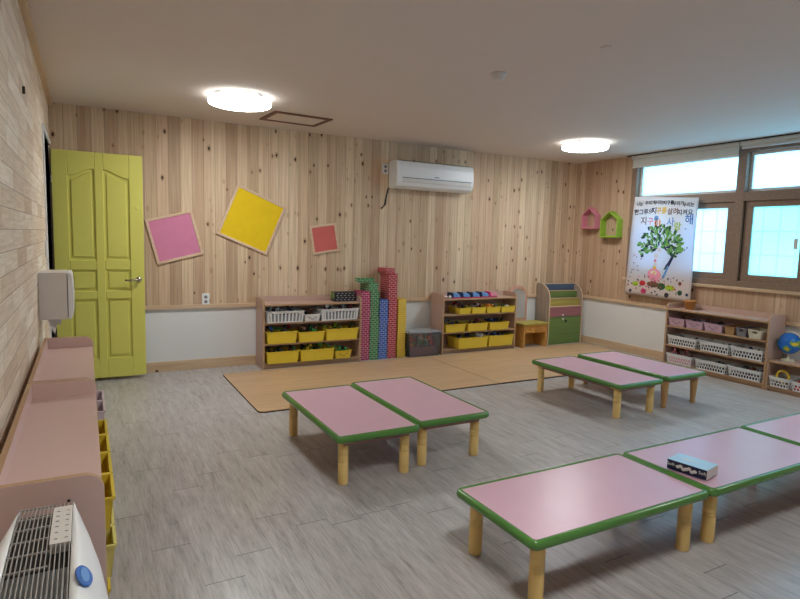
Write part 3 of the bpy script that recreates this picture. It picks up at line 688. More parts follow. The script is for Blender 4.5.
for r, (z, spans, wd) in enumerate(((zm, ((.04, .375), (.415, .73), (.75, 1.06)), 'middle'), (zb, ((.04, .34), (.385, .715), (.74, 1.06)), 'bottom'))):
    for i, (a, c) in enumerate(spans):
        jj = ['dk', 'grey' if False else 'navy2', 'brown'] if not (r == 1 and i == 0) else ['pinkp', 'brown', 'darkred']
        put(shR, a, c, z, .105, 'lattice', 'white', 'white lattice basket, ' + ['left', 'centre', 'right'][i] + ' of the ' + wd + ' row under the window' + (', heaped with pinkish toys' if (r == 1 and i == 0) else ''), jum=jj, grp=gR, jl=('pinkish' if (r == 1 and i == 0) else 'dark') + ' toys in the ' + ['left', 'centre', 'right'][i] + ' lattice basket of the ' + wd + ' row', seed=60 + r * 4 + i, jn=14, jh=.55 if (r == 1 and i == 0) else -.1, yf=0.0, d=.235)
# low shelf
gL = 'baskets on the knee-high shelf'
put(shL, .038, .215, .05, .095, 'lattice', 'white', 'white lattice basket holding a yellow ring under the globe', grp=gL, jum=['brown', 'dk', 'wht'], jl='mixed toys in the lattice basket under the globe', seed=80, jn=8, jh=-.6, yf=-0.01, js=.009)
put(shL, .23, .48, .05, .085, 'lattice', 'white', 'white basket with books and red toys at the right edge of the picture', grp=gL, jum=['red', 'darkred', 'dk'], jl='red toys in the basket at the right edge', seed=81, jn=12, jh=.2, yf=-0.01, d=.16)
b = MB(); b.tube([(0.05 * math.cos(a), 0, 0.05 * math.sin(a)) for a in [2 * PI * i / 20 for i in range(20)]], 0.011, 8, closed=True)
o = b.build('toy_ring', 'yellow', loc=world_of(shL, .125, .05, .153), rz=-PI / 2 + 0.15); tag(o, 'yellow toy ring standing up in the white lattice basket', 'toy')
b = MB(); b.box(-.055, .055, -.01, .01, -.065, .065, 0, Matrix.Rotation(math.radians(38), 4, 'Y')); o = b.build('book', 'grey', loc=world_of(shL, .30, .19, .145), rz=-PI / 2, bevel=.002); tag(o, 'grey book leaning in the basket below the globe', 'book')

# baskets of the left cabinets, poking out beyond the front edge
def putL(base, y0, y1, z, h, matn, label, yf, kind='solid', cat='bin', face=False):
    return put(base, y0 - base.location.y, y1 - base.location.y, z, h, kind, matn, label, 'bin', yf=yf, d=.215, cat=cat, grp='bins in the cabinets along the left wall', face=face)
for i, (y0, y1) in enumerate(((1.79, 1.975), (1.985, 2.175), (2.185, 2.375), (2.385, 2.57))):
    putL(cb2, y0, y1, LV[2], .10, 'yellow', 'bright yellow bin in the top row behind the purifier, ' + ['nearest the camera', 'second from the camera', 'third from the camera', 'farthest from the camera'][i], -.026)
for i, (y0, y1) in enumerate(((1.90, 2.03), (2.04, 2.17), (2.18, 2.31))):
    putL(cb2, y0, y1, LV[1], .11, 'pale_yellow', 'pale yellow bin under the bright yellow ones, ' + ['closest to the camera', 'middle one', 'farthest one'][i], -.03)
for i, (y0, y1) in enumerate(((1.98, 2.14), (2.15, 2.32))):
    putL(cb2, y0, y1, LV[0], .12, 'yellow', 'yellow bin in the bottom row of the cabinet behind the purifier, ' + ['nearer one', 'farther one'][i], -.012)
for i, (y0, y1) in enumerate(((2.735, 2.91), (2.92, 3.10))):
    putL(cb1, y0, y1, LV[2], .09, 'lilac_white', 'pale lilac bin poking out of the cabinet nearer the yellow door, ' + ['front one', 'back one'][i], -.028)

# ------------------------------------------------------------------ cardboard brick stacks
def block(name, matn, w, d, h): b = MB(); b.box(-w / 2, w / 2, -d / 2, d / 2, 0, h); return b.build(name, matn, bevel=.002)
ordn = ['bottom', 'second', 'third', 'fourth', 'fifth', 'sixth', 'seventh', 'eighth', 'ninth', 'tenth', 'eleventh']
rnd = random.Random(5)
for cname, xc, n in (('magenta', 2.883, 8), ('green', 2.992, 8), ('blue', 3.103, 7), ('red', 3.214, 10), ('yellow', 3.335, 7)):
    proto = None; h = 0.0937
    for k in range(n):
        if proto is None: o = proto = block('cardboard_brick', 'brick_' + cname, 0.102, 0.215, h)
        else: o = proto.copy(); COL.objects.link(o)
        o.location = (xc + rnd.uniform(-.0025, .0025), 5.695 + rnd.uniform(-.006, .006), 0.001 + k * (h + 0.0008))
        tag(o, f'{cname} brick-print block, ' + ('topmost' if k == n - 1 and cname not in ('green', 'red', 'magenta') else ordn[k] + (' from the floor' if k else '')) + f' of the {cname} stack', 'toy block', f'blocks of the {cname} stack')
    zt_ = 0.001 + n * (h + 0.0008)
    if cname == 'green':
        for k, (dx, lab) in enumerate(((-.03, 'green brick-print block leaning left, next to last of the green stack'), )):
            o = proto.copy(); COL.objects.link(o); o.location = (xc + dx, 5.69, zt_); tag(o, lab, 'toy block', 'blocks of the green stack'); o.rotation_euler = (0, 0, .06)
        b = MB(); b.box(-.0, .19, -.05, .05, 0, .045); o = b.build('cardboard_brick', 'brick_green', loc=(2.80, 5.66, zt_ + .0952), rz=-.04, bevel=.002); tag(o, 'green brick-print block laid crosswise on top, overhanging to the left', 'toy block', 'blocks of the green stack')
    if cname == 'red':
        o = proto.copy(); COL.objects.link(o); o.location = (xc - .03, 5.715, zt_); o.scale = (1, 1, .62); tag(o, 'red brick-print block set back on the very top of the red stack', 'toy block', 'blocks of the red stack')
blk = empty('stacked_black_blocks', (2.66, 5.68, SH - .055 + .001), 0.02, 'black block with rows of white dashes lying on the shelf beside the magenta stack', 'toy block')
b = MB(); b.box(-.125, .125, -.05, .05, 0, .1); b.build('block_body', 'black_block', blk, bevel=.002)
b = MB()
for r in range(4):
    for i in range(5):
        x = -.105 + i * .045 + (r % 2) * .012; b.box(x, x + .022, -.0508, -.0502, .017 + r * .022, .0205 + r * .022)
b.build('dash_print', 'wht' if False else 'offwhite', blk)
b = MB(); b.box(-.1262, -.1252, -.048, .048, .03, .098); b.build('olive_end', 'r_green', blk)

# ------------------------------------------------------------------ toys on top of shelf B
zt_ = SH - .055 + .001
for i, x in enumerate((4.045, 4.185, 4.325, 4.46, 4.59)):
    matn = ['c_skyblue', 'c_skyblue', 'c_skyblue', 'c_skyblue', 'c_pinkp'][i]
    o = empty('toy_shoe', (x, 5.63, zt_), 0, ['blue toy with a red base, leftmost of the row on the shelf top', 'blue toy with a red base, second of the row on the shelf top', 'blue toy with a red base, third of the row on the shelf top', 'pale blue toy with pink edge, fourth of the row', 'pink and white striped toy at the right end of the row'][i], 'toy', 'toys in a row on the shelf top')
    b = MB(); b.prism([(-.058, 0), (.058, 0), (.060, .011), (-.060, .011)], 'y', -.056, .052); b.build('sole', 'c_magen', o, bevel=.003)
    b = MB(); P = [(-.06, .0125), (.062, .0125), (.060, .030), (.03, .055), (-.02, .068), (-.05, .066), (-.062, .05)]
    b.prism(P, 'y', -.055, .055); b.build('upper', matn, o, bevel=.012, seg=3)
    b = MB(); b.prism([(-.066, .014), (-.03, .014), (-.045, .071), (-.064, .069)], 'y', -.058, .05); b.build('cuff', 'c_navy2' if i < 4 else 'c_magen', o, bevel=.006)
for k, (x, y, r, mm, lab) in enumerate(((3.895, 5.60, .017, 'c_pinkp', 'small pink ball at the left end of the shelf top'), (3.935, 5.62, .015, 'c_wht', 'small white ball next to the pink one'), (3.955, 5.575, .019, 'c_wht', 'white ball in front beside the blue toys'))):
    b = MB(); b.sphere((0, 0, r), r); o = b.build('toy_ball', mm, loc=(x, y, zt_)); tag(o, lab, 'toy')
# ------------------------------------------------------------------ clear tub
tub = empty('storage_tub', (3.60, 5.655, 0.001), 0.0, 'clear lidded plastic tub of mixed toys between yellow blocks and the shelf', 'storage tub')
b = basket_mesh(.42, .29, .275, 'solid', .02); b.build('tub_body', 'clear', tub)
b = MB(); b.prism([(-.215, -.15), (.215, -.15), (.215, .15), (-.215, .15)], 'z', .276, .288); b.prism([(-.19, -.125), (.19, -.125), (.19, .125), (-.19, .125)], 'z', .2881, .298); b.build('tub_lid', 'lid', tub, bevel=.004)
j = jumble_mesh(.36, .23, .006, .25, 150, 7, 99, .022).build('toy_jumble', ['c_darkred', 'c_dgreen', 'c_red', 'c_green', 'c_red', 'c_wht', 'c_orange'], loc=(3.60, 5.655, 0.003)); tag(j, 'mixed red, green and white toys filling the clear tub', 'toys', None, 'stuff')

# ------------------------------------------------------------------ vanity with mirror
va = empty('toy_vanity', (5.235, 5.64, 0), 0, 'small wooden toy vanity with arched mirror between shelf and magazine rack', 'toy vanity')
b = MB(); b.box(-.215, .205, -.15, .13, .292, .312); b.build('tabletop', 'vanity_top', va, bevel=.004)
for sx in (-1, 1):
    b = MB(); b.box(sx * .18 - .012, sx * .18 + .012, -.125, .12, 0, .291); b.build('side_panel', 'vanity', va, bevel=.002)
b = MB(); b.box(-.168, .168, -.115, .12, .185, .195); b.box(-.168, .168, .108, .12, .0, .291); b.build('carcass', 'vanity', va)
for sx in (-1, 1):
    b = MB(); b.box(sx * .084 - .08, sx * .084 + .08, -.128, -.112, .197, .288); dr = b.build('drawer', 'vanity', va, bevel=.003)
    b = MB(); b.sphere((sx * .084, -.136, .243), .012); b.build('knob', 'vanity', dr)
def archp(w, z0, z1, n=14): return [(-w, z0), (w, z0)] + [(w * math.cos(PI * i / n), z1 - w * .9 + w * .9 * math.sin(PI * i / n)) for i in range(n + 1)]
b = MB(); b.prism([(x - .13, z) for x, z in archp(.165, .313, .775)], 'y', .10, .122); b.build('mirror_frame', 'vanity_pink', va, bevel=.003)
b = MB(); b.prism([(x - .13, z) for x, z in archp(.128, .35, .735)], 'y', .096, .0995); b.build('mirror_glass', 'mirror', va)

# ------------------------------------------------------------------ magazine rack
ra = empty('magazine_rack', (5.497, 5.575, 0), 0, 'grey-brown wooden magazine rack with coloured shelves in the far corner', 'magazine rack')
RW, RD = .598, .25
def racks(x):
    P = [(0, 0), (RD, 0), (RD, .795), (.2, .80)]
    for i in range(9):
        a = i / 8; P.append((.2 - .2 * math.sin(a * PI / 2), .80 - .2 * (1 - math.cos(a * PI / 2)) - .0 * a))
    b = MB(); b.prism(P[:3] + P[4:], 'x', x, x + .018, 0, 1); b.build('side_panel', ['rack', 'frame_wood'], ra, bevel=.001)
racks(0); racks(RW - .018)
b = MB(); b.box(.018, RW - .018, RD - .012, RD, .02, .79); b.build('back_panel', 'rack', ra)
for (z0, z1, y, mm) in ((.005, .362, .008, 'r_green'), (.368, .495, .008, 'r_pink'), (.505, .60, .05, 'r_yel'), (.61, .695, .10, 'r_green'), (.705, .785, .16, 'r_blue')):
    nm = 'drawer_front' if y < .01 else 'shelf_front'
    b = MB(); b.box(.0185, RW - .0185, y, y + .012, z0, z1); p = b.build(nm, mm, ra, bevel=.001)
    if y > .01:
        b = MB(); b.box(.0185, RW - .0185, y - .003, y + .014, z1 + .0005, z1 + .009); b.build('shelf_rail', 'frame_wood', p)
    elif mm == 'r_pink':
        b = MB(); b.box(.0185, RW - .0185, y - .002, y + .04, z1 + .0005, z1 + .009); b.build('shelf_rail', 'frame_wood', p)
        b = MB(); b.sphere((RW * .42, y - .008, .385), .013); b.build('knob', 'offwhite', p)
    else:
        b = MB(); b.sphere((RW * .42, y - .008, .335), .013); b.build('knob', 'offwhite', p)
        b = MB(); b.lathe([(.019, 0), (.019, .003)], T=Matrix.Translation((RW * .52, y - .003, .305)) @ Matrix.Rotation(-PI / 2, 4, 'X') @ Matrix.Translation((0, 0, -.0))); b.build('finger_hole', 'black', p)

# ------------------------------------------------------------------ wall boards (pinboards)
def quadframe(cx, cz, w, ang, matn, label, fr=.024):
    o = empty('framed_board', (cx, D - .0005, cz), 0, label, 'pinboard', 'tilted framed boards on the back wall')
    T = Matrix.Rotation(math.radians(ang), 4, 'Y'); h = w / 2
    b = MB(); b.box(-h + fr, h - fr, -.010, -.0005, -h + fr, h - fr, 0, T); b.build('felt_panel', matn, o)
    b = MB()
    b.box(-h, h, -.018, -.0005, h - fr, h, 0, T); b.box(-h, h, -.018, -.0005, -h, -h + fr, 0, T); b.box(-h, -h + fr, -.018, -.0005, -h + fr, h - fr, 0, T); b.box(h - fr, h, -.018, -.0005, -h + fr, h - fr, 0, T)
    b.build('frame', 'frame_wood', o, bevel=.002)
M['felt_pink'] = plain('pink_felt', (218, 138, 168), 0.9, 0.1); M['felt_yellow'] = plain('yellow_felt', (236, 200, 40), 0.9, 0.1); M['felt_coral'] = plain('coral_felt', (214, 112, 106), 0.9, 0.1)
quadframe(0.990, 1.287, .430, -14.5, 'felt_pink', 'pink square board in a pale frame, tilted, next to the yellow door')
quadframe(1.722, 1.476, .535, 22.5, 'felt_yellow', 'large yellow square board tilted like a diamond in the middle of the wall')
quadframe(2.495, 1.308, .305, -9.5, 'felt_coral', 'small coral-red square board, rightmost of the three tilted boards')

# ------------------------------------------------------------------ air conditioner
ac = empty('air_conditioner', (3.765, D - .001, 0), 0, 'white wall-mounted split air conditioner high on the back wall', 'air conditioner')
prof = [(0, 2.185), (-.14, 2.192), (-.185, 2.18), (-.198, 2.12), (-.202, 2.02), (-.196, 1.955), (-.178, 1.915), (-.13, 1.888), (-.04, 1.885), (0, 1.90)]
b = MB(); b.prism(prof, 'x', -.512, .512); b.build('casing', 'white', ac, bevel=.008, seg=3)
b = MB(); b.prism([(-.2035, 1.998), (-.1995, 1.99), (-.1995, 1.952), (-.2035, 1.958)], 'x', -.44, .47); b.build('air_louver', 'offwhite', ac)
b = MB(); b.box(-.445, .475, -.2052, -.2005, 1.998, 2.004); b.build('louver_gap', 'gap_fitting_dark', ac)
b = MB(); b.prism([(-.17, 2.19), (-.06, 2.198), (-.04, 2.19), (-.06, 2.186)], 'x', -.46, .46); b.build('intake_grille', 'gap_fitting_dark', ac)
b = MB(); b.box(-.03, .03, -.2045, -.2025, 2.022, 2.032); b.build('printed_logo', 'grey', ac)
b = MB(); b.tube([(-.50, -.03, 1.90), (-.53, -.03, 1.88), (-.545, -.02, 1.80), (-.56, -.012, 1.70), (-.60, -.012, 1.66)], .008, 6); b.build('cord', 'gap_fitting_dark', ac)
def outlet(x, z, w, h, label, sw=False):
    o = empty('wall_outlet', (x, D - .0005, z), 0, label, 'socket')
    b = MB(); b.box(-w / 2, w / 2, -.012, 0, -h / 2, h / 2); b.build('face_plate', 'white', o, bevel=.003)
    for dz in (-h * .2, h * .2):
        b = MB(); b.lathe([(.016, 0), (.016, .002)], T=Matrix.Translation((0, -.0125, dz)) @ Matrix.Rotation(PI / 2, 4, 'X')); b.build('socket_face', 'grey', o)
outlet(1.267, .689, .072, .115, 'white double socket on the wooden rail of the back wall'); outlet(3.205, 2.10, .075, .115, 'white socket plate high up, left of the air conditioner')
b = MB(); b.box(0, .012, 5.02 - .24, 5.02 - .17, 1.13, 1.25); b.box(.012, .016, 5.02 - .222, 5.02 - .188, 1.16, 1.22); tag(b.build('light_switch', 'white', loc=(.0005, -.14, 0), bevel=.002), 'white light switch on the left wall beside the doorway', 'switch')

# ------------------------------------------------------------------ ceiling things
for i, (x, y, lab) in enumerate(((1.335, 4.68, 'lit round ceiling lamp above the door side, left one'), (4.965, 4.60, 'lit round ceiling lamp near the window, right one'), (1.335, 0.9, 'unseen ceiling lamp added to brighten the near half of the room, door side'), (5.01, 0.9, 'unseen ceiling lamp added to brighten the near half of the room, window side'))):  # the near-half pair is unseen, added to brighten the foreground
    o = empty('ceiling_lamp', (x, y, H - .0005), 0, lab, 'ceiling lamp', 'round LED ceiling lamps')
    b = MB(); b.lathe([(.215, 0), (.215, -.024)], n=48); b.build('lamp_base', 'white', o)
    b = MB(); b.lathe([(.216, -.0245), (.236, -.027), (.240, -.032), (.240, -.056), (.235, -.063)], n=56); b.build('diffuser_rim', 'lamp_rim', o)
    b = MB(); b.lathe([(.234, -.0632), (.22, -.068), (.16, -.074), (.08, -.077), (.01, -.078)], n=56); b.build('diffuser', 'lamp', o)
    b = MB()
    for k in range(4):
        a = k * PI / 2 + .5; b.box(-.012, .012, .216, .234, -.024, -.016, 0, Matrix.Rotation(a, 4, 'Z'))
    b.build('diffuser_clip', 'grey', o)
ht = empty('ceiling_hatch', (1.975, 5.245, H - .0005), math.radians(3), 'brown-framed access hatch in the ceiling right of the left lamp', 'ceiling hatch')
b = MB(); w, d, f = .275, .21, .04
b.box(-w, w, d - f, d, -.012, 0); b.box(-w, w, -d, -d + f, -.012, 0); b.box(-w, -w + f, -d + f, d - f, -.012, 0); b.box(w - f, w, -d + f, d - f, -.012, 0); b.build('hatch_frame', 'brownframe', ht, bevel=.002)
b = MB(); b.box(-w + f, w - f, -d + f, d - f, -.005, 0); b.build('hatch_panel', 'ceil', ht)
sd = empty('smoke_detector', (2.60, 3.07, H - .0005), 0, 'small white smoke detector on the ceiling', 'smoke detector')
b = MB(); b.lathe([(.05, 0), (.05, -.012), (.036, -.018), (.034, -.038), (.026, -.045)], n=24); b.build('detector_body', 'offwhite', sd)
b = MB(); b.lathe([(.0345, -.024), (.0345, -.032)], n=24); b.build('vent_ring', 'grey', sd)
b = MB(); b.lathe([(.028, 0), (.024, -.006)], n=20); tag(b.build('blanking_disc', 'ceil', loc=(2.77, 2.353, H - .0005)), 'tiny round blanking disc on the ceiling, right of the smoke detector', 'disc')

# ------------------------------------------------------------------ roller blinds
for (y0, y1, zb_, lab) in ((3.59, 4.895, 2.247, 'rolled-up white blind above the left part of the window'), (2.0, 3.575, 2.315, 'rolled-up white blind above the right part of the window')):
    o = empty('roller_blind', (W - .05, (y0 + y1) / 2, 0), 0, lab, 'roller blind', 'roller blinds above the window'); h = (y1 - y0) / 2
    b = MB(); b.prism([(.045, 2.388), (-.03, 2.388), (-.036, 2.37), (-.03, 2.35), (.045, 2.35)], 'y', -h, h); b.build('headrail', 'blind', o)
    b = MB(); b.box(-.012, -.008, -h + .01, h - .01, zb_ + .018, 2.35); b.build('blind_fabric', 'blind', o)
    b = MB(); b.box(-.018, -.002, -h + .008, h - .008, zb_, zb_ + .018); b.build('bottom_bar', 'offwhite', o, bevel=.003)
b = MB(); b.box(W - .09, W + .0, 1.9, 4.96, 2.389, 2.3995); struct(b.build('trim_5', 'gap_fitting_dark'), 'dark curtain track along the ceiling over the window', 'trim')

# ------------------------------------------------------------------ little house shelves
def house(y, z0, w, hb, hr, dep, matn, label):
    o = empty('house_shelf', (W - .0005, y, z0), -PI / 2, label, 'wall shelf', 'house-shaped wall shelves')
    t = .012; h = w / 2
    outer = [(-h, 0), (h, 0), (h, hb), (0, hb + hr), (-h, hb)]; k = hr / h
    inner = [(-h + t, t), (h - t, t), (h - t, hb - t * .3), (0, hb + hr - t * 1.5), (-h + t, hb - t * .3)]
    b = MB(); A = []; 
    for P, y_ in ((outer, -dep), (outer, 0), (inner, -dep), (inner, 0)): A.append([b.b.verts.new((p[0], y_, p[1])) for p in P])
    n = 5
    for i in range(n):
        j = (i + 1) % n
        b.b.faces.new((A[0][i], A[0][j], A[1][j], A[1][i])); b.b.faces.new((A[2][i], A[3][i], A[3][j], A[2][j]))
        b.b.faces.new((A[0][i], A[2][i], A[2][j], A[0][j])); b.b.faces.new((A[1][i], A[1][j], A[3][j], A[3][i]))
    b.build('house_frame', matn, o)
    b = MB(); b.box(-h - .012, h + .012, -dep - .006, 0, -.010, -.0005); b.build('ledge', matn, o, bevel=.001)
M['h_pink'] = plain('pink_shelf_paint', (216, 134, 150), 0.5); M['h_green'] = plain('green_shelf_paint', (150, 186, 58), 0.5)
house(5.505, 1.535, .235, .165, .105, .10, 'h_pink', 'pink house-shaped wall shelf, left of the green one')
house(5.165, 1.425, .27, .215, .105, .10, 'h_green', 'lime green house-shaped wall shelf between pink one and banner')

# ------------------------------------------------------------------ banner
BX = W - .062
bn = empty('banner', (BX, 4.88, .735), -PI / 2, 'white cloth banner with a leafy tree and Korean lettering, hung beside the window', 'banner')
BWd, BHt = .885, 1.17
def bpos(u, v):   # u 0..1 left to right, v 0..1 bottom to top -> local x,z,y
    x = u * BWd + .05 * v * (1 - u) * 1.0 + (-.0 * v); z = v * BHt - .02 * u * (1 - v) - .05 * u * v
    return x, z
def by(u, v): return .006 * math.sin(u * 5.0 + 1.2 * v) + .004 * math.sin(v * 7) - .006 * (1 - v)
b = MB(); nu, nv = 24, 24; g = [[None] * (nv + 1) for _ in range(nu + 1)]; g2 = [[None] * (nv + 1) for _ in range(nu + 1)]
for i in range(nu + 1):
    for j_ in range(nv + 1):
        u, v = i / nu, j_ / nv; x, z = bpos(u, v); g[i][j_] = b.b.verts.new((x, by(u, v), z)); g2[i][j_] = b.b.verts.new((x, by(u, v) + .0012, z))
for i in range(nu):
    for j_ in range(nv):
        f = b.b.faces.new((g[i][j_], g[i + 1][j_], g[i + 1][j_ + 1], g[i][j_ + 1])); f.smooth = True
        f = b.b.faces.new((g2[i][j_], g2[i][j_ + 1], g2[i + 1][j_ + 1], g2[i + 1][j_])); f.smooth = True
for i in range(nu):
    for j_ in (0, nv): b.b.faces.new((g[i][j_], g[i + 1][j_], g2[i + 1][j_], g2[i][j_]))
for j_ in range(nv):
    for i in (0, nu): b.b.faces.new((g[i][j_], g[i][j_ + 1], g2[i][j_ + 1], g2[i][j_]))
b.build('banner_cloth', 'banner', bn)
pm = ['c_green', 'c_dgreen', 'c_navy2', 'c_ylgreen', 'c_magen', 'c_pinkp', 'c_brown', 'c_red', 'c_yel', 'c_skyblue', 'c_dk', 'c_wht', 'c_leaf']
for q in list(M['c_green'].node_tree.nodes): pass
b = MB()
def poly(P, mi, lift=.0016):
    vs = []
    for (u, v) in P:
        x, z = bpos(u, v); vs.append(b.b.verts.new((x, by(u, v) - lift, z)))
    f = b.b.faces.new(vs); f.material_index = mi
def leaf(u, v, a, L, mi):
    P = []; asp = BHt / BWd
    for k in range(10):
        t = 2 * PI * k / 10; lx, lz = L * math.cos(t), L * .46 * math.sin(t) * (1 + .3 * math.cos(t))
        P.append((u + (lx * math.cos(a) - lz * math.sin(a)) / BWd, v + (lx * math.sin(a) + lz * math.cos(a)) / BHt))
    poly(P, mi, .0016 + .0002 * rnd.random())
def disc(u, v, r, mi, sx=1, sy=1, lift=.0014): poly([(u + sx * r * math.cos(2 * PI * k / 14) / BWd, v + sy * r * math.sin(2 * PI * k / 14) / BHt) for k in range(14)], mi, lift)
rnd = random.Random(11)
for k in range(200):
    a = rnd.uniform(-.55, PI + .55); rr = .02 + .25 * rnd.random() ** .6
    u = .50 + rr * math.cos(a) / BWd * 1.12; v = .51 + rr * math.sin(a) / BHt * .95
    leaf(u, v, a + rnd.uniform(-.7, .7), rnd.uniform(.022, .034), rnd.choice([0, 12, 12, 12, 1, 2]))
for k in range(14): leaf(.60 + k * .011, .30 + k * .014, .9 + rnd.uniform(-.6, .6), .022, rnd.choice([1, 2, 2]))
poly([(.56, .20), (.60, .20), (.66, .32), (.64, .34)], 9); poly([(.64, .34), (.66, .32), (.73, .43), (.715, .44)], 2)
disc(.44, .225, .085, 5, 1.1, .9); disc(.44, .25, .05, 4, 1.2, .8); disc(.43, .245, .036, 11, 1.2, .8, lift=.0018); disc(.44, .25, .015, 8, lift=.002); disc(.45, .33, .025, 11); disc(.44, .30, .022, 8)
disc(.45, .42, .03, 11); disc(.44, .37, .02, 5); disc(.49, .48, .028, 11)
for k in range(70):
    u, v = rnd.uniform(.04, .96), rnd.uniform(.03, .22); leaf(u, v, rnd.uniform(0, 3), rnd.uniform(.008, .018), rnd.choice([2, 10, 4, 7, 6, 1]))
disc(.16, .115, .035, 3, 1.3, .8); disc(.27, .13, .04, 7, 1.1, .8); disc(.30, .05, .03, 4, 1.3, 1); disc(.44, .13, .06, 6, 1.5, .6); disc(.57, .12, .05, 1, 1.1, .8); disc(.70, .115, .055, 3, 1.2, .6); disc(.84, .17, .022, 6); disc(.85, .08, .03, 1); disc(.66, .04, .03, 10); disc(.95, .07, .018, 2); disc(.09, .04, .02, 2)
for k in range(14): leaf(rnd.uniform(.03, .25), rnd.uniform(.22, .42), rnd.uniform(0, 3), .011, rnd.choice([10, 5, 2]))
leaf(.90, .52, 1, .014, 2); leaf(.87, .50, 2, .012, 2); leaf(.86, .70, 1, .014, 9); leaf(.77, .60, .5, .016, 4)
disc(.40, .79, .033, 9); poly([(.385, .70), (.415, .70), (.405, .79), (.395, .79)], 10)
b.build('tree_print', pm, bn)
def bt(txt, u, v, size, mm, tilt=0.0):
    x, z = bpos(u, v); return text_mb(txt, size, mm, bn, 'printed_lettering', Matrix.Translation((x, by(u, v) - .002, z)) @ Matrix.Rotation(tilt, 4, 'Y') @ RXT, .0002, 'CENTER', .0016)
for u, v, tx_, s, mm in ((.10, .925, '나는', .05, 'c_dk'), (.27, .94, '우리가', .05, 'c_dk'), (.42, .945, '우리는', .05, 'c_dk'), (.57, .945, '지구를', .05, 'c_dk'), (.72, .94, '우리가', .05, 'c_dk'), (.87, .93, '우리는', .05, 'c_dk'),
                         (.18, .845, '한그루의', .072, 'c_dk'), (.35, .86, '지', .085, 'c_navy2'), (.47, .865, '구를', .08, 'c_yel'), (.65, .86, '살려', .078, 'c_brown'), (.83, .855, '지켜요', .07, 'c_dk'),
                         (.20, .755, '지', .10, 'c_brown'), (.31, .755, '구', .09, 'c_pinkp'), (.43, .735, '야', .10, 'c_orange'), (.63, .755, '사', .11, 'c_skyblue'), (.74, .715, '랑', .10, 'c_ylgreen'), (.90, .785, '해', .12, 'c_blue')):
    bt(tx_, u, v, s, mm)

# ------------------------------------------------------------------ pot, globe
pt = MB(); pt.lathe([(.045, 0), (.058, .08), (.066, .082), (.066, .1), (.058, .1), (.052, .03)], n=28); tag(pt.build('plant_pot', 'pot', loc=(5.985, 3.945, SH - .055 + .001)), 'small orange-brown pot on the shelf under the banner', 'pot')
gl = empty('globe', (5.985, 2.910, .291), 0, 'blue desk globe on a white stand on the knee-high shelf', 'globe')
b = MB(); b.lathe([(.06, 0), (.055, .014), (.02, .02), (.012, .03), (.010, .05)], n=24); b.build('globe_stand', 'cream_pl', gl)
T = Matrix.Translation((0, 0, .165)) @ Matrix.Rotation(math.radians(90), 4, 'Z') @ Matrix.Rotation(math.radians(23), 4, 'Y')
b = MB(); b.sphere((0, 0, 0), .098, u=32, v=20); bmesh.ops.transform(b.b, matrix=T, verts=b.b.verts); b.build('globe_ball', 'globe', gl)
b = MB(); b.tube([T @ Vector((.110 * math.cos(a), 0, .110 * math.sin(a))) for a in [math.radians(90 + 180 * i / 24) for i in range(25)]], .005, 8); b.build('meridian_arm', 'cream_pl', gl)

# ------------------------------------------------------------------ wall dispenser on the left
dp = empty('wall_dispenser', (.0015, 3.86, .81), 0, 'white box-shaped dispenser mounted on the left wall above the cabinets', 'dispenser')
b = MB(); b.box(0, .142, 0, .30, 0, .272); b.build('dispenser_body', 'offwhite', dp, bevel=.002)
b = MB(); b.box(.1422, .1458, .006, .294, .01, .26); b.build('cover_gap', 'black', dp)
b = MB(); b.prism([(.146, .0), (.160, .0), (.172, .03), (.175, .14), (.170, .25), (.162, .272), (.146, .272)], 'y', 0, .30); b.build('front_cover', 'white', dp, bevel=.003)
b = MB(); b.prism([(.03, 0), (.11, 0), (.10, -.05), (.085, -.035), (.07, -.10), (.05, -.06)], 'y', .1, .104); b.build('paper_sheet', 'white', dp)
b = MB(); b.box(0, .012, -.004, .004, -.018, .018); tag(b.build('wall_hook', 'gap_fitting_dark', loc=(.0005, 3.35, 1.985), bevel=.003), 'small dark hook high on the left wall', 'hook')

# ------------------------------------------------------------------ air purifier
ap = empty('air_purifier', (0.152, 1.115, 0), 0, 'white tower air purifier with a top grille in the lower left corner', 'air purifier')
hl = .365; bw = .052     # half length (y), half band width (x)
def bulge(t): return .062 * (math.cos(t * PI / 2) ** 0.75 if abs(t) < 1 else 0)
def topz(t): return .728 - .022 * max(0, abs(t)) ** 3
NS = 28
for sx, nm in ((1, 'front_shell'), (-1, 'rear_shell')):
    b = MB(); rows = []
    for i in range(NS + 1):
        t = -1 + 2 * i / NS; y = t * hl; q = bulge(t); z = topz(t); k = sx * (.85 if sx < 0 else 1)
        P = [(bw, 0.004), (bw, z)]
        for j_ in range(1, 7):
            a = j_ / 6 * PI / 2; P.append((bw + (q + .002) * math.sin(a), z - .14 * (1 - math.cos(a))))
        P.append((bw + q + .002, .05)); P.append((bw + q * .9 + .001, .004))
        rows.append([b.b.verts.new((sx * p[0], y, p[1])) for p in P])
    for i in range(NS):
        n = len(rows[0])
        for j_ in range(n):
            f = b.b.faces.new((rows[i][j_], rows[i + 1][j_], rows[i + 1][(j_ + 1) % n], rows[i][(j_ + 1) % n])); f.smooth = (j_ >= 1 and j_ < n - 1)
    b.b.faces.new(rows[0]); b.b.faces.new(rows[-1][::-1])
    b.build(nm, 'white', ap)
b = MB(); b.prism([(t * hl * .97 / 1.0, topz(t) - .018) for t in [-1 + i / 8 for i in range(17)]] + [(hl * .97, 0.004), (-hl * .97, 0.004)], 'x', -bw + .001, bw - .001); b.build('inner_body', 'black', ap)
b = MB()
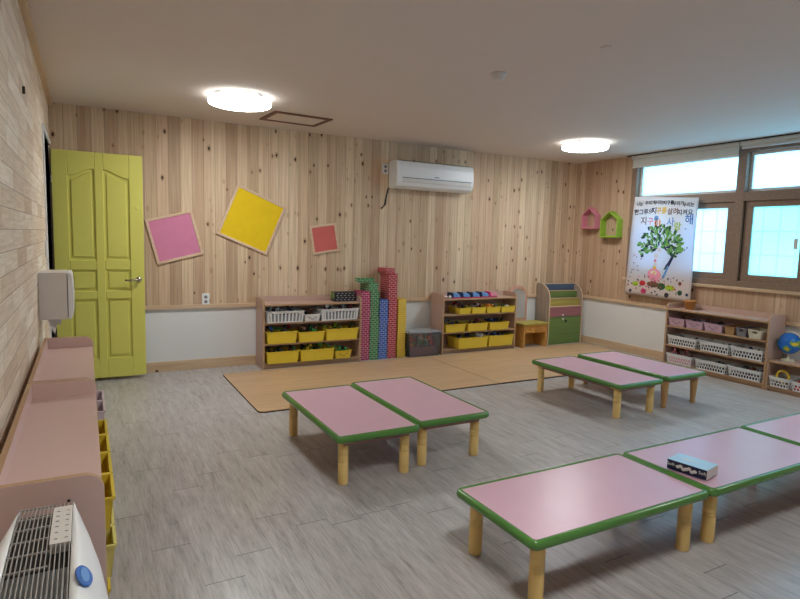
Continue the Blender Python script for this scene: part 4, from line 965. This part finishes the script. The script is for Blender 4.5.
def slat(x, t0, t1, w=.0008):
    n = 10
    for i in range(n):
        a, c = t0 + (t1 - t0) * i / n, t0 + (t1 - t0) * (i + 1) / n
        b.hexa([(x - w, a * hl, topz(a) - .005), (x + w, a * hl, topz(a) - .005), (x + w, c * hl, topz(c) - .005), (x - w, c * hl, topz(c) - .005), (x - w, a * hl, topz(a)), (x + w, a * hl, topz(a)), (x + w, c * hl, topz(c)), (x - w, c * hl, topz(c))])
xs = [-bw + .003 + i * (2 * bw - .006) / 13 for i in range(14)]
for x in xs: slat(x, -.97, .97, .0008)
for tt in (.97, .76, .60, .44, .28, .12): b.box(-bw, bw * .3, tt * hl - .0015, tt * hl + .0015, topz(tt) - .004, topz(tt) - .0005)
b.build('top_grille', 'grille', ap)
b = MB(); b.prism([(t * hl, topz(t) - .009) for t in (-.97, -.7, -.45, -.22, 0, .11)] + [(.11 * hl, topz(.11) - .03), (-.97 * hl, topz(.97) - .034)], 'x', -bw + .002, bw - .002); b.build('grille_backing', 'c_slotgrey', ap)
b = MB(); b.prism([(t * hl, topz(t) + .002) for t in (.33, .5, .7, .88)] + [(.88 * hl, topz(.88) - .02), (.33 * hl, topz(.33) - .02)], 'x', bw * .28, bw - .001); cp_ = b.build('control_panel', 'offwhite', ap, bevel=.001)
b = MB()
for i in range(6):
    for k in range(2): b.box(bw * .42 + k * .018, bw * .42 + k * .018 + .006, (.38 + i * .08) * hl, (.38 + i * .08) * hl + .0015, topz(.38 + i * .08) + .0022, topz(.38 + i * .08) + .0028)
b.build('button_marks', 'grey', cp_)
bd = MB(); Tm = Matrix.Translation((bw + .021, -.012, .723)) @ Euler((0, math.radians(40), 0)).to_matrix().to_4x4()
bd.lathe([(.017, 0), (.016, .003)], T=Tm @ Matrix.Diagonal((1, 1.9, 1, 1)), n=28); lg = bd.build('badge', 'c_blue', ap)
bd = MB(); bd.lathe([(.013, .0032), (.012, .004)], T=Tm @ Matrix.Diagonal((.7, 1.9, 1, 1)), n=20); bd.build('badge_swirl', 'c_skyblue', lg)
